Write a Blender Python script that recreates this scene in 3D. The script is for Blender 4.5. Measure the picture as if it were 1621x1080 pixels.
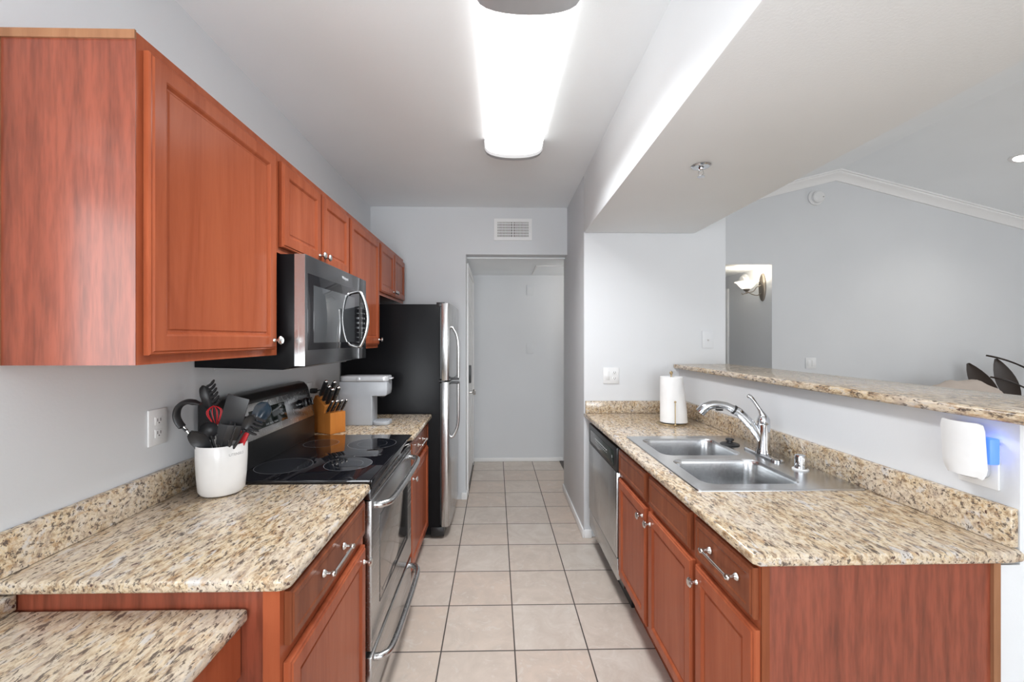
import bpy, bmesh, math, random
from mathutils import Vector, Matrix
random.seed(7)
for o in list(bpy.data.objects): bpy.data.objects.remove(o)
S = bpy.context.scene
COL = S.collection
PI = math.pi

# ---------------------------------------------------------------- camera
CAM_H = 1.455
cam_data = bpy.data.cameras.new('camera')
cam = bpy.data.objects.new('camera', cam_data); COL.objects.link(cam)
cam.location = (0, 0, CAM_H)
cam.rotation_euler = (PI/2, 0, -0.02)
cam_data.sensor_width = 36; cam_data.lens = 679.4/1621*36
cam_data.shift_x = (810.5-798.1)/1621
cam_data.shift_y = -(540-536.7)/1621
cam_data.clip_start = 0.02
S.camera = cam

# ---------------------------------------------------------------- exposure, world, daylight
S.view_settings.view_transform = 'Standard'
S.view_settings.look = 'None'
S.view_settings.gamma = 1
S.view_settings.use_curve_mapping = False
S.view_settings.exposure = 0.8
S.cycles.use_denoising = True
S.cycles.max_bounces = 8
S.cycles.diffuse_bounces = 5
S.cycles.glossy_bounces = 4
S.cycles.caustics_reflective = False
S.cycles.caustics_refractive = False
S.cycles.sample_clamp_indirect = 6

LENS_EMIT = 1.0
W = bpy.data.worlds.new('daylight_sky'); S.world = W; W.use_nodes = True
W.node_tree.nodes['Background'].inputs[0].default_value = (0.86, 0.93, 1.0, 1)
W.node_tree.nodes['Background'].inputs[1].default_value = 1.0

def area(name, loc, rot, sx, sy, power, col=(1, 1, 1), spread=PI):
    l = bpy.data.lights.new(name, 'AREA'); l.shape = 'RECTANGLE'; l.size = sx; l.size_y = sy
    l.energy = power; l.color = col; l.spread = spread
    o = bpy.data.objects.new(name, l); COL.objects.link(o); o.location = loc; o.rotation_euler = rot
    return o
# daylight for windows added unseen to light the room; desk window inferred from sheen
area('added_light_dining', (-0.1, -3.12, 1.45), (PI/2+.8, 0, 0), 1.5, 1.9, 82, (0.93, 0.97, 1.0))
area('daylight_desk_window', (-1.27, 0.17, 1.55), (PI/2+.6, 0, -PI/2), 1.20, 1.0, 11.5, (0.95, 0.98, 1.0))
area('added_light_breakfast', (-4.3, -3.12, 1.7), (PI/2+.3, 0, 0), 2.0, 1.5, 60, (0.92, 0.96, 1.0))
area('added_light_patio', (2.9, -3.12, 1.25), (PI/2+.3, 0, 0), 2.0, 2.1, 26, (0.98, 0.99, 1.0))
area('added_light_living', (7.45, 1.2, 1.6), (PI/2, 0, PI/2), 2.0, 1.6, 18, (1.0, 0.97, 0.92))

# ---------------------------------------------------------------- materials
def newmat(name):
    m = bpy.data.materials.new(name); m.use_nodes = True
    nt = m.node_tree; b = nt.nodes['Principled BSDF']
    return m, nt, b
def pos(nt, scale=(1, 1, 1), rot=(0, 0, 0)):
    g = nt.nodes.new('ShaderNodeNewGeometry')
    mp = nt.nodes.new('ShaderNodeMapping'); mp.inputs['Scale'].default_value = scale
    mp.inputs['Rotation'].default_value = rot
    nt.links.new(g.outputs['Position'], mp.inputs['Vector'])
    return mp.outputs['Vector']
def noise(nt, vec, scale, detail=4, rough=0.5, dist=0.0):
    n = nt.nodes.new('ShaderNodeTexNoise'); n.inputs['Scale'].default_value = scale
    n.inputs['Detail'].default_value = detail; n.inputs['Roughness'].default_value = rough
    n.inputs['Distortion'].default_value = dist
    nt.links.new(vec, n.inputs['Vector']); return n.outputs['Fac']
def ramp(nt, fac, stops, const=False):
    r = nt.nodes.new('ShaderNodeValToRGB')
    if const: r.color_ramp.interpolation = 'CONSTANT'
    els = r.color_ramp.elements
    while len(els) < len(stops): els.new(0.5)
    for e, (p, c) in zip(els, stops): e.position = p; e.color = (*c, 1) if len(c) == 3 else c
    nt.links.new(fac, r.inputs[0]); return r.outputs[0]
def mix(nt, fac, a, b, mode='MIX'):
    n = nt.nodes.new('ShaderNodeMix'); n.data_type = 'RGBA'; n.blend_type = mode
    if isinstance(fac, (int, float)): n.inputs[0].default_value = fac
    else: nt.links.new(fac, n.inputs[0])
    for i, v in ((6, a), (7, b)):
        if isinstance(v, tuple): n.inputs[i].default_value = (*v, 1)
        else: nt.links.new(v, n.inputs[i])
    return n.outputs[2]
def bump(nt, b, h, strength, dist=0.01):
    n = nt.nodes.new('ShaderNodeBump'); n.inputs['Strength'].default_value = strength
    n.inputs['Distance'].default_value = dist
    nt.links.new(h, n.inputs['Height']); nt.links.new(n.outputs[0], b.inputs['Normal'])
def simple(name, col, rough=0.5, metal=0.0, coat=0.0, spec=0.5, vary=0.03):
    m, nt, b = newmat(name)
    f = noise(nt, pos(nt), 14, 3)
    lo = tuple(c*(1-vary) for c in col); hi = tuple(min(1, c*(1+vary)) for c in col)
    nt.links.new(ramp(nt, f, [(0.3, lo), (0.7, hi)]), b.inputs['Base Color'])
    b.inputs['Roughness'].default_value = rough; b.inputs['Metallic'].default_value = metal
    b.inputs['Coat Weight'].default_value = coat; b.inputs['Specular IOR Level'].default_value = spec
    return m
def paint(name, col, bumpy=0.12, rough=0.55):
    m, nt, b = newmat(name)
    v = pos(nt)
    f = noise(nt, v, 2.0, 2)
    nt.links.new(ramp(nt, f, [(0.3, tuple(c*.985 for c in col)), (0.7, tuple(c*1.015 for c in col))]), b.inputs['Base Color'])
    b.inputs['Roughness'].default_value = rough
    b.inputs['Specular IOR Level'].default_value = 0.35
    bump(nt, b, noise(nt, v, 130, 3, 0.6), bumpy, 0.002)
    return m
def wood(name, dark, mid, light, vert=True, rough=0.22, coat=0.05, grain=1.0, spec=0.08, fig=0.16, fine=0.2):
    m, nt, b = newmat(name)
    sc = (9, 9, 0.9) if vert else (9, .9, 9)
    v = pos(nt, sc)
    f1 = noise(nt, v, 1.0, 6, 0.55, 1.3)
    v2 = pos(nt, tuple(s*9 for s in sc)); f2 = noise(nt, v2, 1.0, 3, 0.6)
    w = nt.nodes.new('ShaderNodeTexWave'); w.wave_type = 'BANDS'; w.bands_direction = 'X'
    w.inputs['Scale'].default_value = 1.3; w.inputs['Distortion'].default_value = 9; w.inputs['Detail'].default_value = 3
    w.inputs['Detail Scale'].default_value = 0.8
    nt.links.new(pos(nt, (5, 5, 0.55) if vert else (5, .55, 5), (0, 0, 0.7)), w.inputs['Vector'])
    c1 = ramp(nt, f1, [(0.25, dark), (0.5, mid), (0.75, light)])
    c2 = mix(nt, fig*grain, c1, ramp(nt, w.outputs['Fac'], [(0.0, dark), (0.35, mid), (1, light)]))
    c3 = mix(nt, fine*grain, c2, ramp(nt, f2, [(0.35, dark), (0.6, light)]))
    nt.links.new(c3, b.inputs['Base Color'])
    b.inputs['Roughness'].default_value = rough
    b.inputs['Coat Weight'].default_value = coat; b.inputs['Coat Roughness'].default_value = 0.18; b.inputs['Specular IOR Level'].default_value = spec
    bump(nt, b, f2, 0.03, 0.002)
    return m
def granite(name, st=0.36):
    m, nt, b = newmat(name)
    # crystals drawn out along the slab
    v = pos(nt, (1.0, st, 0.9), (0, 0, 0.12))
    big = noise(nt, v, 9, 3, 0.6, 0.3)
    med = noise(nt, v, 62, 5, 0.68, 0.35)
    fine = noise(nt, v, 170, 3, 0.6, 0.2)
    base = ramp(nt, med, [(0.32, (0.13, 0.08, 0.045)), (0.42, (0.32, 0.21, 0.12)), (0.49, (0.47, 0.36, 0.23)), (0.56, (0.62, 0.50, 0.34)), (0.66, (0.48, 0.43, 0.38))])
    c = mix(nt, ramp(nt, big, [(0.40, (0, 0, 0)), (0.62, (.55, .55, .55))]), base, (0.56, 0.50, 0.44))
    c = mix(nt, ramp(nt, noise(nt, pos(nt, (1, st, .9), (.2, .1, .12)), 46, 4, .6, .3), [(0.57, (0, 0, 0)), (0.66, (.65, .65, .65))]), c, (0.42, 0.26, 0.13))
    c = mix(nt, ramp(nt, noise(nt, pos(nt, (1, st, .9), (.5, .1, .12)), 30, 3, .55, .2), [(0.61, (0, 0, 0)), (0.68, (.8, .8, .8))]), c, (0.53, 0.51, 0.50))
    c = mix(nt, ramp(nt, fine, [(0.52, (0, 0, 0)), (0.66, (.5, .5, .5))]), c, (0.72, 0.61, 0.46))
    n5 = noise(nt, pos(nt, (1.0, st*.9, .9), (0.1, 0.05, 0.12)), 105, 5, 0.7, 0.4)
    c = mix(nt, ramp(nt, n5, [(0.535, (0, 0, 0)), (0.60, (.9, .9, .9))]), c, (0.085, 0.065, 0.055))
    n6 = noise(nt, pos(nt, (1.0, st*1.6, .9), (0.8, 0.1, 0.1)), 75, 2, 0.5, 0.2)
    c = mix(nt, ramp(nt, n6, [(0.68, (0, 0, 0)), (0.72, (.95, .95, .95))]), c, (0.08, 0.04, 0.035))
    nt.links.new(c, b.inputs['Base Color'])
    b.inputs['Roughness'].default_value = 0.16
    b.inputs['Specular IOR Level'].default_value = 0.5
    return m
def steel(name, col=(0.62, 0.62, 0.62), rough=0.3, axis='z', scale=160):
    m, nt, b = newmat(name)
    sc = {'z': (scale, scale, 1.5), 'y': (scale, 1.5, scale), 'x': (1.5, scale, scale)}[axis]
    f = noise(nt, pos(nt, sc), 1.0, 3, 0.6)
    nt.links.new(ramp(nt, f, [(0.3, tuple(c*.96 for c in col)), (0.7, tuple(min(1, c*1.03) for c in col))]), b.inputs['Base Color'])
    b.inputs['Metallic'].default_value = 1.0
    r = nt.nodes.new('ShaderNodeMapRange'); r.inputs[3].default_value = rough*.8; r.inputs[4].default_value = rough*1.25
    nt.links.new(f, r.inputs[0]); nt.links.new(r.outputs[0], b.inputs['Roughness'])
    bump(nt, b, f, 0.008, 0.001)
    return m
def emissive(name, col, strength, base=(.9, .9, .9)):
    m, nt, b = newmat(name)
    b.inputs['Base Color'].default_value = (*base, 1)
    b.inputs['Emission Color'].default_value = (*col, 1); b.inputs['Emission Strength'].default_value = strength
    b.inputs['Roughness'].default_value = 0.4
    return m
def tiles(name, T=0.343, x0=0.0896, y0=4.746, g=0.0032):
    m, nt, b = newmat(name)
    geo = nt.nodes.new('ShaderNodeNewGeometry'); sep = nt.nodes.new('ShaderNodeSeparateXYZ')
    nt.links.new(geo.outputs['Position'], sep.inputs[0])
    def M(op, a, bb=None):
        n = nt.nodes.new('ShaderNodeMath'); n.operation = op
        for i, v in enumerate((a, bb)):
            if v is None: continue
            if isinstance(v, (int, float)): n.inputs[i].default_value = v
            else: nt.links.new(v, n.inputs[i])
        return n.outputs[0]
    us = []; cells = []
    for out, o0 in ((sep.outputs[0], x0), (sep.outputs[1], y0)):
        u = M('DIVIDE', M('SUBTRACT', out, o0-20*T), T)
        cells.append(M('FLOOR', u)); fr = M('FRACT', u)
        us.append(M('MULTIPLY', M('MINIMUM', fr, M('SUBTRACT', 1.0, fr)), T))
    d = M('MINIMUM', us[0], us[1])
    gm = nt.nodes.new('ShaderNodeMapRange'); gm.inputs[1].default_value = g*.7; gm.inputs[2].default_value = g*1.25
    nt.links.new(d, gm.inputs[0])
    cmb = nt.nodes.new('ShaderNodeCombineXYZ'); nt.links.new(cells[0], cmb.inputs[0]); nt.links.new(cells[1], cmb.inputs[1])
    wn = nt.nodes.new('ShaderNodeTexWhiteNoise'); wn.noise_dimensions = '3D'; nt.links.new(cmb.outputs[0], wn.inputs[0])
    add = nt.nodes.new('ShaderNodeVectorMath'); add.operation = 'MULTIPLY_ADD'
    nt.links.new(wn.outputs['Color'], add.inputs[0]); add.inputs[1].default_value = (9, 9, 9)
    nt.links.new(geo.outputs['Position'], add.inputs[2])
    f = noise(nt, add.outputs[0], 6, 5, 0.65, 1.2)
    f2 = noise(nt, add.outputs[0], 17, 4, 0.65, 1.5)
    tint = ramp(nt, wn.outputs['Value'], [(0.0, (0.61, 0.49, 0.405)), (0.5, (0.615, 0.53, 0.46)), (1.0, (0.63, 0.57, 0.51))])
    c = mix(nt, ramp(nt, f, [(0.35, (0, 0, 0)), (0.65, (.8, .8, .8))]), tint, (0.51, 0.435, 0.375))
    c = mix(nt, ramp(nt, f2, [(0.56, (0, 0, 0)), (0.66, (.6, .6, .6))]), c, (0.64, 0.585, 0.53))
    c = mix(nt, gm.outputs[0], (0.055, 0.045, 0.04), c)
    nt.links.new(c, b.inputs['Base Color'])
    rr = nt.nodes.new('ShaderNodeMapRange'); rr.inputs[3].default_value = 0.8; rr.inputs[4].default_value = 0.33
    nt.links.new(gm.outputs[0], rr.inputs[0]); nt.links.new(rr.outputs[0], b.inputs['Roughness'])
    bump(nt, b, gm.outputs[0], 0.25, 0.002)
    return m

M = {}
M['wall'] = paint('grey_wall_paint', (0.66, 0.675, 0.695))
M['ceil'] = paint('ceiling_paint', (0.895, 0.925, 0.945), 0.25)
M['trimw'] = paint('white_trim_paint', (0.82, 0.82, 0.82), 0.02, 0.35)
M['cherry'] = wood('cherry_wood', (0.23, 0.050, 0.021), (0.34, 0.084, 0.036), (0.40, 0.110, 0.048), grain=.6)
M['cherryp'] = wood('cherry_laminate', (0.105, 0.026, 0.013), (0.205, 0.046, 0.024), (0.27, 0.068, 0.036), rough=0.32, coat=0.3, grain=1.3, spec=0.4, fig=0.34, fine=0.34)
M['cherry_shade'] = wood('cherry_shaded_copy', (0.13, 0.035, 0.016), (0.20, 0.06, 0.028), (0.26, 0.08, 0.035))  # darker cherry copy; dim reflections on the drawer fronts put into the colour
M['edge'] = wood('cabinet_edge_band', (0.20, 0.095, 0.05), (0.27, 0.125, 0.065), (0.34, 0.17, 0.09))
M['dark'] = simple('dark_recess', (0.02, 0.008, 0.006), 0.7)
M['granite'] = granite('gold_granite')
M['granites'] = granite('gold_granite_upstand', 0.8)
M['tile'] = tiles('beige_floor_tile')
M['steel'] = steel('brushed_steel', (0.52, 0.52, 0.52), 0.25, 'y')
M['steelz'] = steel('brushed_steel_upright', (0.55, 0.55, 0.55), 0.25, 'z')
M['steeld'] = steel('dark_brushed_steel', (0.22, 0.225, 0.235), 0.22, 'y')
M['sink'] = steel('sink_steel', (0.60, 0.61, 0.62), 0.24, 'y', 120)
M['nickel'] = simple('satin_nickel', (0.72, 0.71, 0.69), 0.24, 1.0)
M['chrome'] = simple('chrome', (0.60, 0.61, 0.63), 0.07, 1.0)
M['bronze'] = simple('aged_pewter', (0.32, 0.28, 0.24), 0.35, 0.9)
M['brass'] = simple('antique_brass', (0.50, 0.38, 0.22), 0.3, 1.0)
M['blackp'] = simple('black_plastic', (0.014, 0.014, 0.015), 0.32)
M['blackm'] = simple('black_nylon', (0.022, 0.022, 0.024), 0.42)
M['blackg'] = simple('black_glass', (0.006, 0.006, 0.008), 0.03, 0, 0, 0.6)
M['fridge'] = simple('black_textured_steel', (0.006, 0.006, 0.007), 0.3, spec=.12)
M['greyg'] = simple('grey_glass', (0.05, 0.055, 0.06), 0.04, 0.0, 0.5, 0.9)
M['ovenw'] = steel('oven_window_glass', (0.40, 0.39, 0.385), 0.1, 'y')
M['ring'] = simple('burner_ring_print', (0.20, 0.20, 0.21), 0.12)
M['burn'] = simple('burner_print', (0.008, 0.009, 0.012), 0.04)
M['white'] = simple('white_plastic', (0.74, 0.745, 0.75), 0.3)
M['whitec'] = simple('white_ceramic', (0.70, 0.69, 0.68), 0.28, 0, 0.2)
M['paper'] = simple('paper_towel', (0.86, 0.86, 0.86), 0.85)
M['kgrey'] = simple('pale_grey_plastic', (0.36, 0.375, 0.40), 0.3)
M['kgrey2'] = simple('silver_grey_plastic', (0.55, 0.56, 0.58), 0.25, 0.3)
M['block'] = wood('honey_wood', (0.36, 0.12, 0.025), (0.48, 0.17, 0.035), (0.55, 0.21, 0.05), rough=0.3, grain=0.7)
M['red'] = simple('red_silicone', (0.62, 0.02, 0.03), 0.35)
M['bluebk'] = simple('blue_black_nylon', (0.035, 0.055, 0.08), 0.2, 0, 0.6)
M['ink'] = simple('grey_print', (0.30, 0.30, 0.30), 0.5)
M['inkw'] = simple('pale_print', (0.62, 0.64, 0.66), 0.5)
M['beige'] = simple('beige_fabric', (0.50, 0.43, 0.38), 0.9)
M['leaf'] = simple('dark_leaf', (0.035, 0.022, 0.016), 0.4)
M['terracotta'] = simple('dark_pot', (0.06, 0.05, 0.045), 0.5)
M['carpet'] = simple('dark_carpet', (0.11, 0.10, 0.095), 0.95)
M['lens'] = emissive('light_lens', (1.0, 0.985, 0.96), LENS_EMIT)
M['capg'] = simple('fixture_grey', (0.42, 0.42, 0.43), 0.35, 0.2)
M['bulb'] = emissive('lit_glass_shade', (1.0, 0.92, 0.78), 0.75)
M['down'] = emissive('downlight_lens', (1.0, 0.96, 0.88), 14)
M['blue'] = emissive('blue_lamp', (0.04, 0.16, 1.0), .6, (.1, .2, .9))
M['lcd'] = simple('dark_display', (0.012, 0.02, 0.016), 0.08)
M['glass'] = None
g_, nt_, b_ = newmat('window_glass'); b_.inputs['Transmission Weight'].default_value = 1; b_.inputs['Roughness'].default_value = 0.0
b_.inputs['IOR'].default_value = 1.02; M['glass'] = g_

# ---------------------------------------------------------------- mesh helpers
ORG = {}
class MB:
    def __init__(s): s.bm = bmesh.new(); s.mi = 0
    def add(s, bm2, mat=None):
        if mat is not None: bmesh.ops.transform(bm2, matrix=mat, verts=bm2.verts)
        if s.mi:
            for f in bm2.faces: f.material_index = s.mi
        me = bpy.data.meshes.new('t'); bm2.to_mesh(me); bm2.free()
        s.bm.from_mesh(me); bpy.data.meshes.remove(me); return s
    def box(s, x0, x1, y0, y1, z0, z1, bev=0.0, seg=2, mat=None):
        b = bmesh.new(); bmesh.ops.create_cube(b, size=1)
        bmesh.ops.transform(b, matrix=Matrix.Translation(((x0+x1)/2, (y0+y1)/2, (z0+z1)/2)) @ Matrix.Diagonal((abs(x1-x0), abs(y1-y0), abs(z1-z0), 1)), verts=b.verts)
        if bev: bmesh.ops.bevel(b, geom=b.edges[:], offset=bev, segments=seg, profile=0.5, affect='EDGES')
        return s.add(b, mat)
    def prism(s, pts, a0, a1, axis='y', bev=0.0, seg=2, mat=None):
        # pts are 2D: axis y -> (x,z); axis x -> (y,z); axis z -> (x,y)
        b = bmesh.new()
        f = {'y': lambda p, a: (p[0], a, p[1]), 'x': lambda p, a: (a, p[0], p[1]), 'z': lambda p, a: (p[0], p[1], a)}[axis]
        v0 = [b.verts.new(f(p, a0)) for p in pts]; v1 = [b.verts.new(f(p, a1)) for p in pts]
        b.faces.new(v0); b.faces.new(list(reversed(v1))); n = len(pts)
        for i in range(n): b.faces.new((v0[i], v1[i], v1[(i+1) % n], v0[(i+1) % n]))
        bmesh.ops.recalc_face_normals(b, faces=b.faces)
        if bev: bmesh.ops.bevel(b, geom=b.edges[:], offset=bev, segments=seg, profile=0.5, affect='EDGES')
        return s.add(b, mat)
    def tube(s, pts, r, seg=12, cap=True, mat=None, flat=None):
        b = bmesh.new(); pts = [Vector(p) for p in pts]; n = len(pts)
        rs = r if isinstance(r, (list, tuple)) else [r]*n
        rings = []; up = None
        for i, p in enumerate(pts):
            t = (pts[min(i+1, n-1)]-pts[max(i-1, 0)]).normalized()
            if up is None: up = Vector((0, 0, 1)) if abs(t.z) < .9 else Vector((1, 0, 0))
            a = t.cross(up)
            if a.length < 1e-6: a = t.cross(Vector((0, 1, 0)))
            a.normalize(); c = a.cross(t).normalized(); up = c
            fx, fy = flat if flat else (1, 1)
            rings.append([b.verts.new(p+a*math.cos(2*PI*k/seg)*rs[i]*fx+c*math.sin(2*PI*k/seg)*rs[i]*fy) for k in range(seg)])
        for i in range(n-1):
            for k in range(seg): b.faces.new((rings[i][k], rings[i][(k+1) % seg], rings[i+1][(k+1) % seg], rings[i+1][k]))
        if cap: b.faces.new(list(reversed(rings[0]))); b.faces.new(rings[-1])
        bmesh.ops.recalc_face_normals(b, faces=b.faces)
        return s.add(b, mat)
    def lathe(s, prof, o=(0, 0, 0), axis='z', seg=32, mat=None):
        b = bmesh.new(); rings = []
        f = {'z': lambda r, h, a: (r*math.cos(a), r*math.sin(a), h), 'x': lambda r, h, a: (h, r*math.cos(a), r*math.sin(a)), 'y': lambda r, h, a: (r*math.cos(a), h, r*math.sin(a))}[axis]
        for r, h in prof:
            if r < 1e-6: rings.append([b.verts.new(f(0, h, 0))])
            else: rings.append([b.verts.new(f(r, h, 2*PI*k/seg)) for k in range(seg)])
        for i in range(len(rings)-1):
            A, B = rings[i], rings[i+1]
            for k in range(seg):
                q = [A[k % len(A)], A[(k+1) % len(A)], B[(k+1) % len(B)], B[k % len(B)]]
                u = []
                for v in q:
                    if v not in u: u.append(v)
                if len(u) > 2: b.faces.new(u)
        bmesh.ops.recalc_face_normals(b, faces=b.faces)
        bmesh.ops.translate(b, verts=b.verts, vec=o)
        return s.add(b, mat)
    def rings(s, loops, closed=True, cap0=False, cap1=False, mat=None):
        b = bmesh.new(); L = [[b.verts.new(p) for p in l] for l in loops]
        n = len(L[0])
        for i in range(len(L)-1):
            for k in range(n if closed else n-1): b.faces.new((L[i][k], L[i][(k+1) % n], L[i+1][(k+1) % n], L[i+1][k]))
        if cap0: b.faces.new(list(reversed(L[0])))
        if cap1: b.faces.new(L[-1])
        bmesh.ops.recalc_face_normals(b, faces=b.faces)
        return s.add(b, mat)
    def sphere(s, c, r, sc=(1, 1, 1), seg=20, mat=None):
        b = bmesh.new(); bmesh.ops.create_uvsphere(b, u_segments=seg, v_segments=max(8, seg//2), radius=r)
        bmesh.ops.transform(b, matrix=Matrix.Translation(c) @ Matrix.Diagonal((*sc, 1)), verts=b.verts)
        return s.add(b, mat)
    def text(s, body, size, mat, depth=0.0004, align='CENTER'):
        cu = bpy.data.curves.new('t', 'FONT'); cu.body = body; cu.size = size; cu.extrude = depth; cu.align_x = align; cu.align_y = 'CENTER'
        o = bpy.data.objects.new('t', cu); COL.objects.link(o)
        dg = bpy.context.evaluated_depsgraph_get(); me = bpy.data.meshes.new_from_object(o.evaluated_get(dg))
        b = bmesh.new(); b.from_mesh(me); bpy.data.objects.remove(o); bpy.data.meshes.remove(me)
        return s.add(b, mat) if not callable(mat) else s._warp(b, mat)
    def _warp(s, b, fn):
        for v in b.verts: v.co = fn(v.co)
        return s.add(b)
    def build(s, name, mat, parent=None, smooth=True, local=False, angle=0.6, origin=None):
        me = bpy.data.meshes.new(name)
        if local: off = Vector((0, 0, 0))
        elif parent is not None: off = ORG[parent.name]
        elif origin is not None: off = Vector(origin)
        else:
            xs = [v.co for v in s.bm.verts]
            off = Vector(((min(c.x for c in xs)+max(c.x for c in xs))/2, (min(c.y for c in xs)+max(c.y for c in xs))/2, min(c.z for c in xs)))
        if off.length: bmesh.ops.translate(s.bm, verts=s.bm.verts, vec=-off)
        s.bm.to_mesh(me); s.bm.free()
        if smooth:
            for p in me.polygons: p.use_smooth = True
            me.set_sharp_from_angle(angle=angle)
        for mm in (mat if isinstance(mat, list) else [mat]): me.materials.append(mm)
        o = bpy.data.objects.new(name, me); COL.objects.link(o)
        if parent is not None: o.parent = parent; ORG[o.name] = off.copy()
        else: o.location = off; ORG[o.name] = off.copy()
        return o
def tag(o, label=None, cat=None, group=None, kind=None):
    if label: o['label'] = label
    if cat: o['category'] = cat
    if group: o['group'] = group
    if kind: o['kind'] = kind
    return o
def thing(name, label, cat, loc=(0, 0, 0), group=None, kind=None):
    o = bpy.data.objects.new(name, None); COL.objects.link(o); o.location = loc; o.empty_display_size = 0.05
    ORG[o.name] = Vector(loc)
    return tag(o, label, cat, group, kind)
def struct(name, mb, mat, **k):
    o = mb.build(name, mat, **k); o['kind'] = 'structure'; return o
def copy_tree(o, parent=None):
    c = o.copy(); COL.objects.link(c)
    if parent is not None: c.parent = parent
    for ch in [x for x in bpy.data.objects if x.parent == o]: copy_tree(ch, c)
    return c
def rrect(x0, x1, y0, y1, r, n=6):
    out = []
    for cx, cy, a in ((x1-r, y1-r, 0), (x0+r, y1-r, PI/2), (x0+r, y0+r, PI), (x1-r, y0+r, 1.5*PI)):
        for k in range(n+1):
            t = a+PI/2*k/n; out.append((cx+r*math.cos(t), cy+r*math.sin(t)))
    return out
def arc(p, n=16):
    # Catmull-Rom through points
    p = [Vector(q) for q in p]; P = [p[0]*2-p[1]]+p+[p[-1]*2-p[-2]]; out = []
    for i in range(1, len(P)-2):
        for k in range(n):
            t = k/n; a, b, c, d = P[i-1], P[i], P[i+1], P[i+2]
            out.append(0.5*((2*b)+(-a+c)*t+(2*a-5*b+4*c-d)*t*t+(-a+3*b-3*c+d)*t**3))
    out.append(p[-1]); return out

# ================================================================ the setting
struct('floor', MB().box(-1.25, 7.42, -3.1, 6.3, -0.06, 0).box(-5.6, -1.25, -3.1, -0.5, -0.06, 0), M['tile'])
struct('floor_carpet', MB().box(0.757, 2.98, 4.15, 5.08, 0.0, 0.008), M['carpet'])
struct('wall_left', MB().box(-1.25, -1.13, 0.80, 3.9, 0, 2.66).box(-1.25, -1.13, -0.5, 0.80, 0, 1.04).box(-1.25, -1.13, -0.5, 0.80, 2.06, 2.66), M['wall'])
struct('wall_back', MB().box(-1.25, -0.27, 3.9, 5.1, 0, 2.66).box(-0.27, 0.66, 3.9, 4.04, 2.222, 2.66), M['wall'], smooth=False)
struct('wall_hall', MB().box(-1.25, 1.9, 5.1, 5.2, 0, 2.3).box(1.8, 1.9, 5.2, 6.2, 0, 2.3).box(1.8, 3.1, 6.2, 6.3, 0, 2.3), M['wall'], smooth=False)
struct('wall_pier', MB().prism([(0.645, 3.13), (1.70, 3.13), (1.70, 4.12), (0.655, 4.12)], 0, 2.72, 'z', 0.012), M['wall'])
struct('ceiling', MB().box(-1.25, 0.66, -3.0, 3.9, 2.65, 2.76).box(-5.6, -1.25, -3.1, -0.5, 2.65, 2.76), M['ceil'], smooth=False)
struct('ceiling_hall', MB().box(-0.27, 1.80, 4.04, 5.1, 2.212, 2.3), M['ceil'], smooth=False)
struct('ceiling_corridor', MB().box(1.80, 3.0, 4.72, 6.2, 2.262, 2.35).box(1.71, 1.80, 4.12, 5.1, 2.262, 2.35), M['ceil'], smooth=False)
struct('ceiling_beam', MB().prism([(0.542, -3.0), (1.492, -3.0), (1.468, 3.128), (0.645, 3.128)], 2.23, 2.78, 'z', 0.012), M['ceil'])
struct('ceiling_vault', MB().prism([(1.44, 2.715), (3.70, 3.28), (7.32, 2.375), (7.32, 2.5), (3.70, 3.40), (1.44, 2.84)], -3.0, 4.6, 'y'), M['ceil'], smooth=False)
struct('wall_living', MB().prism([(3.0, 0), (7.42, 0), (7.42, 2.36), (3.7, 3.30), (1.70, 2.80), (1.70, 2.262), (3.0, 2.262)], 4.6, 4.72, 'y')
       .box(3.0, 3.12, 4.72, 6.2, 0, 2.3), M['wall'], smooth=False)
prof = [(0, -.100), (-.012, -.100), (-.020, -.085), (-.042, -.050), (-.066, -.030), (-.070, -.016), (-.082, -.012), (-.082, 0.002), (0, 0.002)]
loops = [[(x, 4.6+a, z+b) for a, b in prof] for x, z in ((1.72, 2.785), (3.7, 3.278), (7.3, 2.378))]
struct('trim_1', MB().rings(loops, cap0=True, cap1=True), M['trimw'])
struct('wall_half', MB().prism([(1.287, 1.080), (1.50, 1.080), (1.50, 3.13), (1.287, 3.13)], 0, 0.872, 'z').box(1.352, 1.50, 1.080, 3.13, 0.872, 1.234), M['wall'], smooth=False)
# rear wall with its added window openings, and the living room side wall with one
struct('wall_dining', MB().box(-5.6, -1.25, -0.5, -0.38, 0, 2.66).box(-5.6, -5.48, -3.0, -0.5, 0, 2.66), M['wall'], smooth=False)
struct('wall_rear', MB().box(-5.6, -5.3, -3.1, -3.0, 0, 2.8).box(-3.3, -0.85, -3.1, -3.0, 0, 2.8).box(-5.3, -3.3, -3.1, -3.0, 0, .95).box(-5.3, -3.3, -3.1, -3.0, 2.45, 2.8).box(0.65, 1.9, -3.1, -3.0, 0, 3.4).box(3.9, 7.42, -3.1, -3.0, 0, 3.4)
       .box(-0.85, 0.65, -3.1, -3.0, 0, 0.5).box(-0.85, 0.65, -3.1, -3.0, 2.4, 2.8).box(1.9, 3.9, -3.1, -3.0, 0, 0.1).box(1.9, 3.9, -3.1, -3.0, 2.3, 3.4), M['wall'], smooth=False)
struct('wall_right', MB().box(7.3, 7.42, -3.0, 0.2, 0, 2.5).box(7.3, 7.42, 2.2, 4.6, 0, 2.5).box(7.3, 7.42, 0.2, 2.2, 0, 0.8).box(7.3, 7.42, 0.2, 2.2, 2.4, 2.5), M['wall'], smooth=False)
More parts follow.
